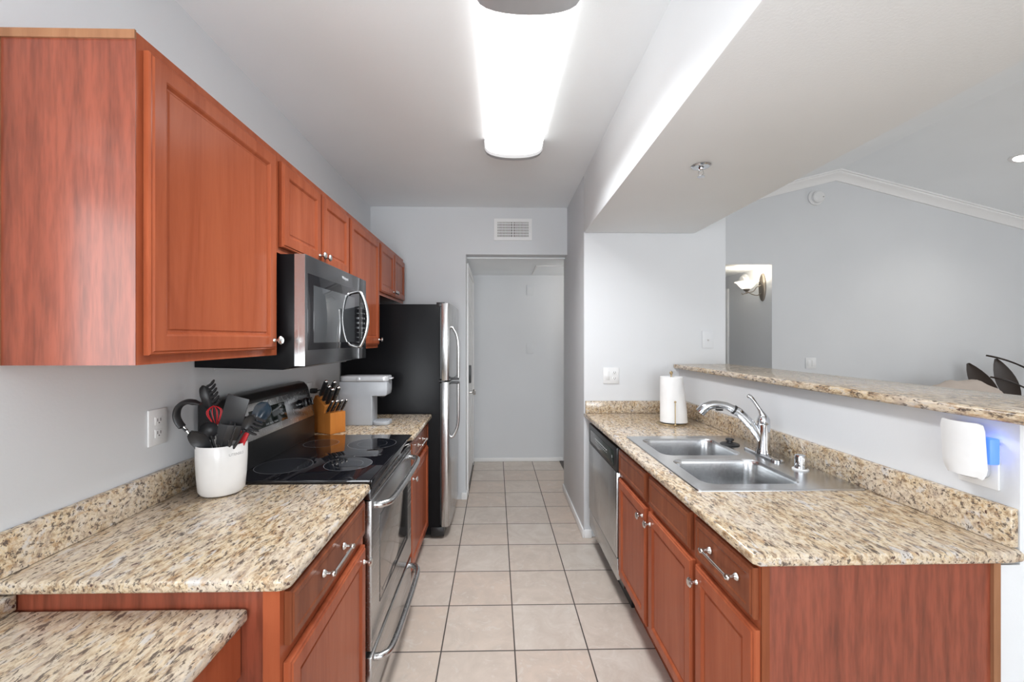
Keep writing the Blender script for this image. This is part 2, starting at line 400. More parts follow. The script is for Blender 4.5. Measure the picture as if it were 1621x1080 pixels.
def wframe(name, x0, x1, z0, z1):
    m = MB(); w = .05
    m.box(x0, x0+w, -3.08, -3.02, z0, z1).box(x1-w, x1, -3.08, -3.02, z0, z1).box(x0+w, x1-w, -3.08, -3.02, z0, z0+w).box(x0+w, x1-w, -3.08, -3.02, z1-w, z1)
    m.box((x0+x1)/2-.03, (x0+x1)/2+.03, -3.08, -3.02, z0+w, z1-w)
    struct(name, m, M['trimw'], smooth=False)
wframe('added_window_1', -0.85, 0.65, 0.5, 2.4); wframe('added_window_2', 1.9, 3.9, 0.1, 2.3); wframe('added_window_4', -5.3, -3.3, 0.95, 2.45)  # frames of unseen windows, added to go with their area lights
struct('window_5', MB().box(-1.24, -1.20, -0.5, -.45, 1.04, 2.06).box(-1.24, -1.20, .76, .80, 1.04, 2.06).box(-1.24, -1.20, -.45, .76, 1.04, 1.08).box(-1.24, -1.20, -.45, .76, 2.02, 2.06).box(-1.24, -1.20, .14, .17, 1.08, 2.02), M['trimw'], smooth=False)
struct('added_window_3', MB().box(7.34, 7.38, 0.2, 0.25, .8, 2.4).box(7.34, 7.38, 2.15, 2.2, .8, 2.4).box(7.34, 7.38, .25, 2.15, .8, .85).box(7.34, 7.38, .25, 2.15, 2.35, 2.4).box(7.34, 7.38, 1.17, 1.23, .85, 2.35), M['trimw'], smooth=False)  # unseen living room window, added for its light
# baseboards
struct('baseboard_hall', MB().box(-0.255, 0.80, 5.086, 5.1, 0, 0.045, 0.004), M['trimw'])
struct('baseboard_right', MB().prism([(0.634, 3.118), (0.646, 3.118), (0.656, 4.12), (0.644, 4.12)], 0, 0.062, 'z', 0.004).box(0.646, 0.702, 3.117, 3.13, 0, 0.062, 0.004), M['trimw'])
struct('baseboard_left', MB().box(-0.31, -0.258, 3.886, 3.90, 0, 0.062, 0.004).box(-0.27, -0.257, 3.90, 3.99, 0, 0.062, 0.004), M['trimw'])
# attic hatch trim on the hall ceiling
struct('trim_2', MB().box(0.42, 0.75, 4.42, 4.432, 2.203, 2.212).box(0.42, 0.432, 4.432, 5.0, 2.203, 2.212), M['trimw'], smooth=False)
struct('trim_3', MB().box(2.975, 3.0, 5.45, 5.52, 0, 2.1, 0.004), M['trimw'])
# front door in the left wall of the hall
d1 = thing('door_1', None, None, (-0.27, 4.5, 0), kind='structure')
MB().box(-0.27, -0.252, 3.995, 4.06, 0, 2.16, 0.004).box(-0.27, -0.252, 4.95, 5.02, 0, 2.16, 0.004).box(-0.27, -0.252, 4.06, 4.95, 2.10, 2.16, 0.004).build('door_casing', M['trimw'], d1)
mb = MB().box(-0.27, -0.262, 4.06, 4.95, 0.03, 2.10)
for ya, yb in ((4.14, 4.47), (4.54, 4.87)):
    for za, zb in ((.18, .85), (1.0, 1.55), (1.68, 1.98)): mb.box(-0.264, -0.257, ya, yb, za, zb, 0.003)
mb.build('door_panel', M['trimw'], d1)
MB().box(-0.27, -0.258, 4.06, 4.95, 0.0, 0.03).build('door_sweep', M['blackp'], d1)
MB().box(-0.264, -0.236, 4.13, 4.19, 1.03, 1.20, 0.004).build('deadbolt_lock', M['blackp'], d1)
MB().lathe([(0, 0), (.03, 0), (.03, .006), (.012, .01), (.012, .035), (.026, .045), (.03, .058), (.022, .07), (0, .072)], (-0.263, 4.16, 0.94), 'x', 20).build('door_knob', M['nickel'], d1)

# ================================================================ small things fixed to walls and ceilings
def plate_y(name, x, z, w, h, y, label, cat='wall plate', mat='white', group=None):   # plate on a wall facing the camera (-Y)
    t = thing(name, label, cat, (x, y, z), group)
    MB().box(x-w/2, x+w/2, y-.007, y, z-h/2, z+h/2, .003).build('plate', M[mat], t); return t
# air vent
t = thing('air_vent', 'white rectangular air vent with upright louvres high on the wall above the hall opening', 'air vent', (0.158, 3.9, 2.35))
x0, x1, z0, z1 = -0.014, 0.330, 2.350, 2.546
MB().box(x0, x0+.032, 3.888, 3.9, z0, z1).box(x1-.032, x1, 3.888, 3.9, z0, z1).box(x0+.032, x1-.032, 3.888, 3.9, z0, z0+.03).box(x0+.032, x1-.032, 3.888, 3.9, z1-.03, z1).box(.152, .164, 3.886, 3.9, z0+.03, z1-.03).build('frame', M['trimw'], t)
MB().box(x0+.03, x1-.03, 3.897, 3.899, z0+.03, z1-.03).build('backing', M['terracotta'], t)
m = MB()
for k in range(22):
    x = x0+.040+k*(x1-x0-.08)/21
    if abs(x-.158) > .008: m.box(x-.0035, x+.0035, 3.889, 3.896, z0+.03, z1-.03)
m.build('louvres', M['trimw'], t)
m = MB()
for k in range(5): m.box(x0+.03, x1-.03, 3.8955, 3.8965, z0+.05+k*.025, z0+.056+k*.025)
m.build('rear_louvres', M['trimw'], t)
MB().box(x1-.022, x1-.014, 3.878, 3.888, 2.42, 2.47, .002).build('lever', M['trimw'], t)
# painted-over blank plates on the hall end wall
for z, l in ((2.035, 'grey painted blank plate high on the hall end wall'), (1.34, 'grey painted blank plate at mid height on the hall end wall')):
    o = MB().box(.37, .45, 5.092, 5.1, z-.06, z+.06, .003).build('blank_plate', M['wall']); tag(o, l, 'wall plate')
# outlets
def duplex(t, c, u, v, n, mat='white'):
    # c centre, u horizontal dir, v vertical dir, n normal
    for s in (-1, 1):
        m = MB(); cc = c+v*s*.021
        rot = Matrix((u, v, n)).transposed().to_4x4(); rot.translation = cc+n*.0075
        m.box(-.016, .016, -.014, .014, -.001, .0015, .0014, mat=rot)
        r = m.build('receptacle', M[mat], t)
        m2 = MB()
        for k in (-1, 1): m2.box(k*.0065-.0011, k*.0065+.0011, -.002, .008, .001, .002, mat=rot)
        m2.box(-.002, .002, -.009, -.005, .001, .002, mat=rot)
        m2.build('slots', M['blackp'], t)
V = Vector
t = thing('wall_outlet', 'white duplex wall outlet on the left wall beside the utensil crock', 'outlet', (-1.13, 1.453, 1.162))
MB().box(-1.13, -1.123, 1.413, 1.493, 1.102, 1.222, .003).build('plate', M['white'], t)
duplex(t, V((-1.130, 1.453, 1.162)), V((0, 1, 0)), V((0, 0, 1)), V((1, 0, 0)))
t = thing('wall_outlet', 'white wall outlet above the far left counter with a black plug', 'outlet', (-1.13, 2.63, 1.13))
MB().box(-1.13, -1.122, 2.585, 2.665, 1.07, 1.19, .003).build('plate', M['white'], t)
pl = thing('power_cord', 'black plug and cord running from the far outlet to the coffee maker', 'power cord', (-1.12, 2.63, 1.14))
MB().box(-1.121, -1.085, 2.61, 2.645, 1.125, 1.155, .006).build('plug', M['blackp'], pl)
MB().tube(arc([(-1.087, 2.627, 1.14), (-1.05, 2.627, 1.145), (-1.02, 2.64, 1.12), (-1.03, 2.68, 1.02), (-1.05, 2.70, .935)]), .0035).build('cord', M['blackp'], pl)
# pier: switch + outlet plate, intercom-like small plate
t = thing('switch_outlet_plate', 'white double plate with rocker switch and outlet just above the right granite backsplash', 'wall plate', (.845, 3.13, 1.187))
MB().box(.787, .903, 3.122, 3.13, 1.128, 1.246, .003).build('plate', M['white'], t)
MB().box(.800, .833, 3.119, 3.123, 1.154, 1.220, .002).build('rocker', M['white'], t)
duplex(t, V((.870, 3.13, 1.187)), V((1, 0, 0)), V((0, 0, 1)), V((0, -1, 0)))
t = thing('cable_plate', 'pale cable plate with a small centre jack on the wall above the bar top end', 'wall plate', (1.56, 3.13, 1.45))
MB().box(1.518, 1.602, 3.122, 3.13, 1.388, 1.514, .003).build('plate', M['wall'], t)
MB().lathe([(0, 0), (.006, 0), (.006, -.008), (.003, -.008), (0, -.004)], (1.56, 3.122, 1.447), 'y', 12).build('jack', M['nickel'], t)
t = thing('light_switch', 'white double rocker light switch on the far living room wall', 'light switch', (3.424, 4.6, 1.192))
MB().box(3.366, 3.482, 4.592, 4.6, 1.132, 1.250, .003).build('plate', M['white'], t)
for k in (-1, 1): MB().box(3.424+k*.024-.017, 3.424+k*.024+.017, 4.589, 4.593, 1.157, 1.225, .002).build('rocker', M['white'], t)
t = thing('smoke_detector', 'round white smoke detector near the peak of the far living room wall', 'smoke detector', (3.475, 4.6, 2.99))
MB().lathe([(0, 0), (.082, 0), (.082, -.014), (.072, -.02), (0, -.02)], (3.475, 4.6, 2.99), 'y', 36).build('base', M['white'], t)
MB().lathe([(.066, -.02), (.064, -.045), (.052, -.055), (0, -.057)], (3.485, 4.6, 2.99), 'y', 36).build('cover', M['white'], t)
MB().sphere((3.525, 4.543, 2.985), .005).build('button', M['ink'], t)
t = thing('door_chime', 'round white disc on the corridor wall behind the lit wall sconce', 'chime', (3.0, 5.10, 2.14))
MB().lathe([(0, 0), (.085, 0), (.085, -.02), (.075, -.03), (.062, -.034), (.06, -.05), (0, -.055)], (3.0, 5.10, 2.145), 'x', 32).build('cover', M['white'], t)
# sprinkler
t = thing('fire_sprinkler', 'chrome pendent fire sprinkler under the dropped ceiling beam', 'sprinkler', (.918, 1.9, 2.23))
MB().lathe([(.012, 0), (.040, 0), (.042, -.003), (.036, -.008), (.014, -.010), (.012, 0)], (.918, 1.9, 2.23), 'z', 28).build('escutcheon', M['chrome'], t)
MB().lathe([(0, 0), (.010, 0), (.010, -.018), (.006, -.022), (0, -.022)], (.918, 1.9, 2.23), 'z', 14).tube([(.910, 1.9, 2.212), (.907, 1.9, 2.195), (.916, 1.9, 2.182)], .002, 8).tube([(.926, 1.9, 2.212), (.929, 1.9, 2.195), (.920, 1.9, 2.182)], .002, 8).build('frame', M['chrome'], t)
MB().lathe([(0, .003), (.004, .003), (.016, 0), (.016, -.0015), (0, -.0015)], (.918, 1.9, 2.181), 'z', 20).build('deflector', M['chrome'], t)
# kitchen fluorescent fixture
FX, FY0, FY1, FW = .108, 1.43, 2.565, .172
t = thing('ceiling_light', 'long white lit fluorescent ceiling light with grey end caps', 'ceiling light', (FX, 2.0, 2.65))
def xs(w, d, n=14, k=.0):   # cross-section of wrap lens, hanging from 2.645
    return [(FX-w*math.cos(PI*i/n)*1.0, 2.642-d*(math.sin(PI*i/n)**.45)) for i in range(n+1)]
ends = [(FY0, 1.0), (FY1, 1.0)]
MB().rings([[(x, y, z) for x, z in xs(FW, .088)] for y, s in ends], cap0=True, cap1=True).build('lens', M['lens'], t)
for ya, yb, yc in ((FY0, FY0-.10, FY0-.13), (FY1, FY1+.035, FY1+.045)):
    MB().rings([[(x, ya, z) for x, z in xs(FW+.006, .106)], [(x, yb, z) for x, z in xs(FW+.004, .106)], [(x, yc, z) for x, z in xs(FW-.02, .085)]], cap0=True, cap1=True).build('end_cap', M['capg'], t)
fl = area('fluorescent_tubes', (FX, (FY0+FY1)/2, 2.543), (0, 0, 0), .30, 1.10, 15, (.96, .98, 1.0), 2.45)
MB().box(FX-.15, FX+.15, FY0-.05, FY1+.01, 2.642, 2.65).build('mounting_pan', M['trimw'], t)
t = thing('added_hall_light', 'added unseen dome light brightening the hall from the ceiling round the corner', 'ceiling light', (1.25, 4.6, 2.21))  # unseen lamp, added to brighten the dark far end of the hall
MB().lathe([(0, 2.10), (.06, 2.115), (.10, 2.15), (.115, 2.19), (.12, 2.212)], (1.25, 4.6, 0), 'z', 32).build('dome', M['bulb'], t)
MB().lathe([(.118, 2.192), (.13, 2.196), (.13, 2.212), (.118, 2.212)], (1.25, 4.6, 0), 'z', 32).build('trim_ring', M['nickel'], t)
hl = bpy.data.lights.new('added_hall_fill', 'POINT'); hl.energy = 3.5; hl.color = (1, .95, .88); hl.shadow_soft_size = .1  # fill light for the added hall lamp
ho = bpy.data.objects.new('added_hall_fill', hl); COL.objects.link(ho); ho.location = (1.25, 4.6, 2.02)
# recessed living room light on the right slope
t = thing('recessed_light', 'small round lit recessed light in the sloped living room ceiling', 'recessed light', (4.63, 3.68, 3.05))
rot = Matrix.Translation((4.63, 3.68, 3.041)) @ Matrix.Rotation(math.atan(.25), 4, 'Y')
MB().lathe([(.058, .0), (.085, 0), (.088, .006), (.058, .006)], (0, 0, 0), 'z', 32, mat=rot).build('trim_ring', M['trimw'], t)
MB().lathe([(0, .002), (.058, .002), (.058, .006), (0, .006)], (0, 0, 0), 'z', 32, mat=rot).build('lens', M['down'], t)
sl = bpy.data.lights.new('recessed_spot', 'SPOT'); sl.energy = 12; sl.spot_size = 2.2; sl.spot_blend = .8; sl.color = (1, .95, .87); sl.shadow_soft_size = .06
so = bpy.data.objects.new('recessed_spot', sl); COL.objects.link(so); so.location = (4.63, 3.68, 3.01)
# sconce in the corridor on X = 3.0
t = thing('wall_sconce', 'lit wall sconce with upturned frosted glass bowl and scrolled pewter arm in the corridor', 'wall sconce', (3.0, 4.76, 1.88))
sy = 4.76
m = MB(); lo = []
for d, r in ((0, 1.0), (.010, .98), (.016, .88), (.018, .7)):
    lo.append([(3.0-d, sy+.062*r*math.cos(2*PI*k/32), 2.035+.158*r*math.sin(2*PI*k/32)) for k in range(32)])
m.rings(lo, cap0=True, cap1=True); m.build('back_plate', M['bronze'], t)
MB().tube(arc([(2.985, sy, 1.97), (2.94, sy, 1.945), (2.88, sy, 1.955), (2.825, sy, 1.985)]), .005, 10).tube(arc([(2.985, sy, 2.06), (2.93, sy, 2.035), (2.89, sy, 1.99), (2.80, sy, 1.965), (2.77, sy, 1.955), (2.76, sy, 1.975)]), .005, 10).build('arm', M['bronze'], t)
MB().lathe([(0, -.055), (.012, -.05), (.01, -.03), (.03, -.015), (.036, 0), (0, 0)], (2.815, sy, 2.015), 'z', 20).build('fitter', M['bronze'], t)
MB().lathe([(.03, 0), (.055, .012), (.080, .04), (.10, .068), (.125, .082), (.121, .084), (.096, .071), (.076, .044), (.052, .018), (.03, .006), (0, .004)], (2.815, sy, 2.012), 'z', 36).build('glass_shade', M['bulb'], t)
pl_ = bpy.data.lights.new('sconce_bulb', 'POINT'); pl_.energy = 1.5; pl_.color = (1, .87, .68); pl_.shadow_soft_size = .04
po = bpy.data.objects.new('sconce_bulb', pl_); COL.objects.link(po); po.location = (2.815, sy, 2.105)

# ================================================================ cabinets
def knob(x, y, z, sgn, parent, name='knob'):
    MB().lathe([(0, 0), (.008, 0), (.007, .003), (.0045, .006), (.0045, .013), (.009, .017), (.0155, .021), (.0155, .025), (.011, .029), (0, .030)] if sgn > 0 else
               [(0, 0), (.008, 0), (.007, -.003), (.0045, -.006), (.0045, -.013), (.009, -.017), (.0155, -.021), (.0155, -.025), (.011, -.029), (0, -.030)], (x, y, z), 'x', 20).build(name, M['nickel'], parent)
def pull(x, y0, y1, z, sgn, parent):
    m = MB()
    for y in (y0, y1):
        pr = [(0, 0), (.011, 0), (.010, .003), (.005, .008), (.0045, .018), (.0075, .022), (.0075, .031), (0, .033)]
        m.lathe([(r, sgn*h) for r, h in pr], (x, y, z), 'x', 16)
        m.lathe([(0, -.012), (.005, -.010), (.007, -.004), (.007, .004), (.005, .010), (0, .012)], (x+sgn*.0265, y, z), 'y', 12)
    m.tube([(x+sgn*.0265, y0, z), (x+sgn*.0265, (y0+y1)/2, z), (x+sgn*.0265, y1, z)], [.0036, .0048, .0036], 12)
    m.build('bar_pull', M['nickel'], parent)
def front(name, x, y0, y1, z0, z1, sgn, parent, stile=.055, t=.019, mat='cherry', flat=False):
    # profiled cabinet front: x is the face of the frame it lies against; it grows towards sgn
    e = 0.0012; x = x+sgn*e
    L = [(0, 0), (0, t-.007), (.003, t-.004), (.007, t-.0035), (.010, t), (.016, t)]
    if not flat: L += [(stile-.010, t), (stile-.006, t-.002), (stile, t-.0085), (stile+.004, t-.0085), (stile+.008, t-.006), (stile+.016, t-.0065)]
    else: L += [(.024, t), (.028, t-.0025), (.034, t-.0025)]
    lo = []
    for ins, d in L:
        lo.append([(x+sgn*d, y0+ins, z0+ins), (x+sgn*d, y1-ins, z0+ins), (x+sgn*d, y1-ins, z1-ins), (x+sgn*d, y0+ins, z1-ins)])
    return MB().rings(lo, cap0=True, cap1=True).build(name, M[mat], parent, angle=.35)
XF = -.815    # face of the upper cabinets' frames
def upper(y0, y1, z0, z1, doors, label, open_gap=.006):
    t = thing('wall_cabinet', label, 'wall cabinet', (-.97, (y0+y1)/2, z0), 'cherry wall cabinets on the left')
    MB().box(-1.13, XF, y0+.0005, y1-.0005, z0, z1).build('cabinet_body', M['cherry'], t, smooth=False)
    for a, b, k in doors:
        d = front('door', XF, a, b, z0+.022, z1-.030, 1, t)
        if k: knob(XF+.0205, b-.022 if k > 0 else a+.022, z0+.055, 1, d)
    return t
ZT = 2.152
c1 = upper(.99, 1.615, 1.395, ZT, [(1.008, 1.580, 1)], 'large single-door cherry wall cabinet nearest the viewer with exposed side')
# lighter edge bands on the exposed end panel and the laminate skin
MB().box(-1.125, -.8155, .9885, .990, 1.395, ZT-.016).build('side_panel', M['cherryp'], c1, smooth=False)
MB().box(-1.13, -.8140, .984, .9890, ZT-.018, ZT+.002).box(-1.13, -1.113, .984, .9890, 1.395, ZT-.018).build('edge_moulding', M['edge'], c1, smooth=False)
upper(1.615, 2.375, 1.778, ZT, [(1.626, 1.980, 1), (1.996, 2.352, -1)], 'short two-door cherry wall cabinet above the microwave')
upper(2.375, 2.985, 1.395, ZT, [(2.383, 2.962, 1)], 'tall single-door cherry wall cabinet between the microwave and the refrigerator')
upper(2.985, 3.800, 1.764, ZT, [(2.997, 3.385, 1), (3.400, 3.780, -1)], 'short two-door cherry wall cabinet above the black refrigerator')

# base cabinets, left side
XL = -.492
def base_left(y0, y1, dr, do, label, pully, knoby, panel=False):
    t = thing('base_cabinet', label, 'base cabinet', (-.8, (y0+y1)/2, 0))
    MB().box(-1.13, XL, y0, y1, .11, .882).box(-1.13, XL-.06, y0+(.0 if panel else 0), y1, 0, .11).build('cabinet_body', M['cherry'], t, smooth=False)
    d = front('drawer', XL, dr[0], dr[1], .742, .868, 1, t, flat=True, mat='cherry_shade')
    pull(XL+.0205, pully[0], pully[1], .81, 1, d)
    d = front('door', XL, do[0], do[1], .135, .705, 1, t)
    knob(XL+.0205, knoby, .655, 1, d)
    return t
tb = base_left(.993, 1.600, (1.008, 1.572), (1.003, 1.576), 'cherry base cabinet with drawer and door in front of the black stove', (1.19, 1.345), 1.548, True)
MB().box(-1.13, -.53, .990, .993, 0, .882).build('side_panel', M['cherryp'], tb, smooth=False)
MB().box(-.53, XL, .9885, .993, 0, .882).build('edge_stile', M['cherry'], tb, smooth=False)
base_left(2.402, 3.080, (2.43, 3.03), (2.43, 3.03), 'cherry base cabinet with drawer and door between the stove and the refrigerator', (2.62, 2.78), 2.46)

# base cabinets, right side
XR = .675
ts = thing('sink_cabinet', 'cherry sink base cabinet with two false drawer fronts and two doors', 'base cabinet', (.95, 1.86, 0))
MB().box(XR, 1.28, 1.425, 2.298, .165, .70).box(XR, XR+.02, 1.425, 2.298, .70, .882).box(XR+.075, 1.28, 1.425, 2.298, 0, .165).build('cabinet_body', M['cherry'], ts, smooth=False)
front('false_drawer', XR, 1.872, 2.280, .738, .866, -1, ts, flat=True, mat='cherry_shade')
front('false_drawer', XR, 1.445, 1.830, .738, .866, -1, ts, flat=True, mat='cherry_shade')
d = front('door', XR, 1.872, 2.280, .190, .712, -1, ts); knob(XR-.0205, 1.905, .665, -1, d)
d = front('door', XR, 1.430, 1.838, .190, .712, -1, ts); knob(XR-.0205, 1.808, .668, -1, d)
tr = thing('base_cabinet', 'cherry base cabinet at the near right end with drawer, door and broad exposed end panel', 'base cabinet', (.95, 1.24, 0))
MB().box(XR, 1.28, 1.079, 1.424, .165, .882).box(XR+.075, 1.28, 1.079, 1.424, 0, .165).build('cabinet_body', M['cherry'], tr, smooth=False)
d = front('drawer', XR, 1.086, 1.405, .735, .868, -1, tr, flat=True, mat='cherry_shade'); pull(XR-.0205, 1.155, 1.30, .808, -1, d)
d = front('door', XR, 1.080, 1.405, .190, .712, -1, tr); knob(XR-.0205, 1.385, .662, -1, d)
MB().box(XR+.02, 1.268, 1.075, 1.079, 0, .882).build('side_panel', M['cherryp'], tr, smooth=False)
MB().box(XR, XR+.02, 1.0745, 1.0792, 0, .882).build('edge_stile', M['cherry_shade'], tr, smooth=False)
MB().box(1.268, 1.286, 1.067, 1.0795, 0, .884).build('edge_moulding', M['edge'], tr, smooth=False)

# desk-height unit at the lower left
tdk = thing('desk_cabinet', 'cherry support under the lower granite desk top at bottom left', 'desk', (-.8, .6, 0))
MB().box(-.60, -.578, -.2, .985, .69, .810).build('apron', M['cherry'], tdk, smooth=False)
MB().box(-1.128, -.60, .966, .985, .69, .810).build('rear_rail', M['cherry'], tdk, smooth=False)
MB().box(-1.128, -.60, -.2, -.18, 0, .810).build('end_panel', M['cherryp'], tdk, smooth=False)

# ================================================================ worktops
def slab(name, pts, z0, z1, label, r=.011, mat='granite'):
    o = MB().prism(pts, z0, z1, 'z', r, 4).build(name, M[mat]); return tag(o, label, 'countertop')
tl = thing('granite_countertop', 'gold granite countertop on the left in front of the stove, white crock on it', 'countertop', (-.79, 1.26, .884))
MB().prism([(-1.129, .972), (-.490, .972), (-.473, .979), (-.466, .995), (-.466, 1.608), (-.476, 1.618), (-1.129, 1.618)], .884, .914, 'z', .010, 4).build('worktop', M['granite'], tl)
MB().prism([(.972, .9145), (1.618, .9145), (1.618, 1.015), (.972, 1.015)], -1.1295, -1.108, 'x', .003).build('backsplash', M['granites'], tl)
tl = thing('granite_countertop', 'small gold granite countertop between the stove and the refrigerator', 'countertop', (-.79, 2.75, .884))
MB().prism([(-1.129, 2.402), (-.458, 2.402), (-.458, 3.10), (-1.129, 3.10)], .884, .914, 'z', .008, 3).build('worktop', M['granite'], tl)
MB().box(-1.1295, -1.108, 2.402, 3.10, .9145, 1.015, .003).build('backsplash', M['granites'], tl)
tl = thing('granite_desk_top', 'lower gold granite desk top at the bottom left corner', 'countertop', (-.84, .4, .83))
MB().prism([(-1.129, -.25), (-.560, -.25), (-.560, .9865), (-1.129, .9865)], .815, .845, 'z', .009, 4).build('worktop', M['granite'], tl)
MB().box(-1.1295, -1.075, -.25, .986, .8455, .882, .003).build('backsplash', M['granites'], tl)
# right countertop with the sink cut-out
SX0, SX1, SY0, SY1 = .735, 1.305, 1.525, 2.325
tl = thing('granite_countertop', 'long gold granite countertop on the right with the steel sink set in it', 'countertop', (.98, 2.0, .884))
b = bmesh.new()
def ring_prism(outer, inner, z0, z1):
    vo = [b.verts.new((x, y, z1)) for x, y in outer]; vi = [b.verts.new((x, y, z1)) for x, y in inner]
    eo = [b.edges.new((vo[i], vo[(i+1) % len(vo)])) for i in range(len(vo))]
    ei = [b.edges.new((vi[i], vi[(i+1) % len(vi)])) for i in range(len(vi))]
    r = bmesh.ops.triangle_fill(b, use_beauty=True, use_dissolve=True, edges=eo+ei)
    fs = [g for g in r['geom'] if isinstance(g, bmesh.types.BMFace)]
    ex = bmesh.ops.extrude_face_region(b, geom=fs)
    bmesh.ops.translate(b, verts=[v for v in ex['geom'] if isinstance(v, bmesh.types.BMVert)], vec=(0, 0, z0-z1))
    bmesh.ops.recalc_face_normals(b, faces=b.faces)
    return vo
outer = [(.660, 1.055), (1.310, 1.058), (1.343, 1.064), (1.350, 1.076), (1.350, 3.128), (.652, 3.128), (.644, 3.118), (.646, 1.069)]
vo = ring_prism(outer, [(SX0, SY0), (SX1, SY0), (SX1, SY1), (SX0, SY1)], .884, .914)
oset = set((round(x, 4), round(y, 4)) for x, y in outer)
eds = [e for e in b.edges if all((round(v.co.x, 4), round(v.co.y, 4)) in oset for v in e.verts) and abs(e.verts[0].co.z-e.verts[1].co.z) < 1e-5 and len(e.link_faces) == 2 and e.calc_face_angle(0) > 1]
bmesh.ops.bevel(b, geom=eds, offset=.010, segments=4, profile=.5, affect='EDGES')
m = MB(); m.add(b); m.build('worktop', M['granite'], tl)
MB().box(1.330, 1.3515, 1.082, 3.128, .9145, 1.015, .003).build('backsplash', M['granites'], tl)
MB().box(.655, 1.329, 3.108, 3.1295, .9145, 1.002, .003).build('end_splash', M['granites'], tl)
slab('granite_bar_top', [(1.30, .95), (1.72, .95), (1.72, 3.129), (1.315, 3.129), (1.30, 3.11)], 1.240, 1.271, 'raised gold granite bar top capping the half wall on the right', .010)

# ================================================================ sink
BW = [(.772, 1.150, 1.565, 1.895), (.772, 1.150, 1.955, 2.285)]     # near bowl, far bowl
ts = thing('kitchen_sink', 'double-bowl brushed steel sink set in the right granite countertop', 'sink', (1.02, 1.925, .914))
b = bmesh.new()
def fillholes(outer, holes, z):
    E = []
    for L in [outer]+holes:
        vs = [b.verts.new((x, y, z)) for x, y in L]
        E += [b.edges.new((vs[i], vs[(i+1) % len(vs)])) for i in range(len(vs))]
    bmesh.ops.triangle_fill(b, use_beauty=True, edges=E)
rimO = rrect(.718, 1.322, 1.505, 2.345, .012, 4)
holes = [rrect(x0, x1, y0, y1, .055, 6) for x0, x1, y0, y1 in BW]
fillholes(rimO, holes, .9195)
for f in b.faces:
    if f.normal.z < 0: f.normal_flip()
m = MB(); m.add(b)
m.rings([[(x, y, .9195) for x, y in rimO], [(1.02+(x-1.02)*1.006, 1.925+(y-1.925)*1.005, .9165) for x, y in rimO], [(1.02+(x-1.02)*1.007, 1.925+(y-1.925)*1.006, .9142) for x, y in rimO]])
m.build('rim', M['sink'], ts)
for x0, x1, y0, y1 in BW:
    cx, cy = (x0+x1)/2, (y0+y1)/2; lo = []
    for ins, z, r in ((0, .9195, .055), (.003, .914, .054), (.006, .90, .054), (.010, .80, .054), (.016, .745, .058), (.034, .728, .06), (.07, .722, .05)):
        lo.append([(x, y, z) for x, y in rrect(x0+ins, x1-ins, y0+ins, y1-ins, max(.02, r-ins*.2), 6)])
    lo.append([(cx+.05*math.cos(2*PI*(k+.5)/28), cy+.05*math.sin(2*PI*(k+.5)/28), .719) for k in range(28)])
    bw = MB().rings(lo).build('bowl', M['sink'], ts)
    MB().lathe([(.05, .719), (.042, .721), (.036, .708), (.02, .700), (0, .700)], (cx, cy, 0), 'z', 28).build('drain', M['chrome'], bw)
# faucet
FB = V((1.235, 1.955, .920))
tf = thing('kitchen_faucet', 'chrome single-lever pull-out faucet behind the sink', 'faucet', FB)
lo = []
for ins, z in ((0, .920), (0, .926), (.006, .931), (.02, .932)):
    lo.append([(x, y, z) for x, y in rrect(FB.x-.030+ins, FB.x+.030-ins, FB.y-.125+ins, FB.y+.125-ins, .0299-ins*.9, 6)])
MB().rings(lo, cap0=True, cap1=True).build('deck_plate', M['chrome'], tf)
MB().lathe([(.034, .928), (.032, .94), (.0275, .955), (.0275, 1.062), (.026, 1.064), (.0275, 1.067), (.0265, 1.085), (.020, 1.098), (.008, 1.104), (0, 1.104)], (FB.x, FB.y, 0), 'z', 32).build('body', M['chrome'], tf)
MB().tube(arc([(1.222, 1.955, .985), (1.19, 1.960, 1.045), (1.14, 1.972, 1.105), (1.115, 1.978, 1.123)], 8), [.014+.006*min(1, k/10) if k < 10 else .021 for k in range(25)], 16).build('spout_arm', M['chrome'], tf)
MB().tube([(1.1155, 1.978, 1.1225), (1.108, 1.980, 1.127)], .0215, 20).build('collar', M['blackp'], tf)
sp = MB().tube(arc([(1.108, 1.980, 1.127), (1.075, 1.99, 1.143), (1.03, 2.003, 1.146), (.995, 2.014, 1.132), (.972, 2.022, 1.105)], 6), [.021, .021, .0208, .0205, .020, .020, .020, .020, .020, .0205, .021, .022, .0225, .023, .0235, .024, .0245, .025, .0255, .026, .0262, .0264, .0264, .0262, .026], 20, flat=(1, .85)).build('spray_head', M['chrome'], tf)
MB().box(1.035, 1.065, 1.985, 2.005, 1.118, 1.126, .003).build('spray_button', M['blackp'], sp)
MB().tube(arc([(1.237, 1.955, 1.095), (1.222, 1.962, 1.128), (1.200, 1.975, 1.168), (1.180, 1.985, 1.192)], 6), [.017, .016, .014, .012, .0105, .0095, .0085, .008, .0078, .0078, .008, .0085, .009, .0095, .010, .0105, .0105, .010, .008], 14).build('lever', M['chrome'], tf)
t = thing('air_gap', 'short chrome dishwasher air gap cap with white base on the sink deck', 'air gap', (1.262, 1.735, .92))
MB().lathe([(0, 0), (.030, 0), (.030, .004), (.026, .006), (0, .006)], (1.250, 1.735, .9195), 'z', 28).build('base_ring', M['white'], t)
MB().lathe([(.0225, .006), (.0225, .052), (.019, .060), (.010, .063), (0, .063)], (1.250, 1.735, .9195), 'z', 28).build('cap', M['chrome'], t)
t = thing('sink_stopper', 'black rubber sink stopper lying on the steel sink deck', 'sink stopper', (1.19, 2.14, .92))
MB().lathe([(0, 0), (.044, 0), (.046, .003), (.040, .008), (.018, .012), (0, .012)], (1.185, 2.15, .9197), 'z', 28).build('disc', M['blackm'], t)
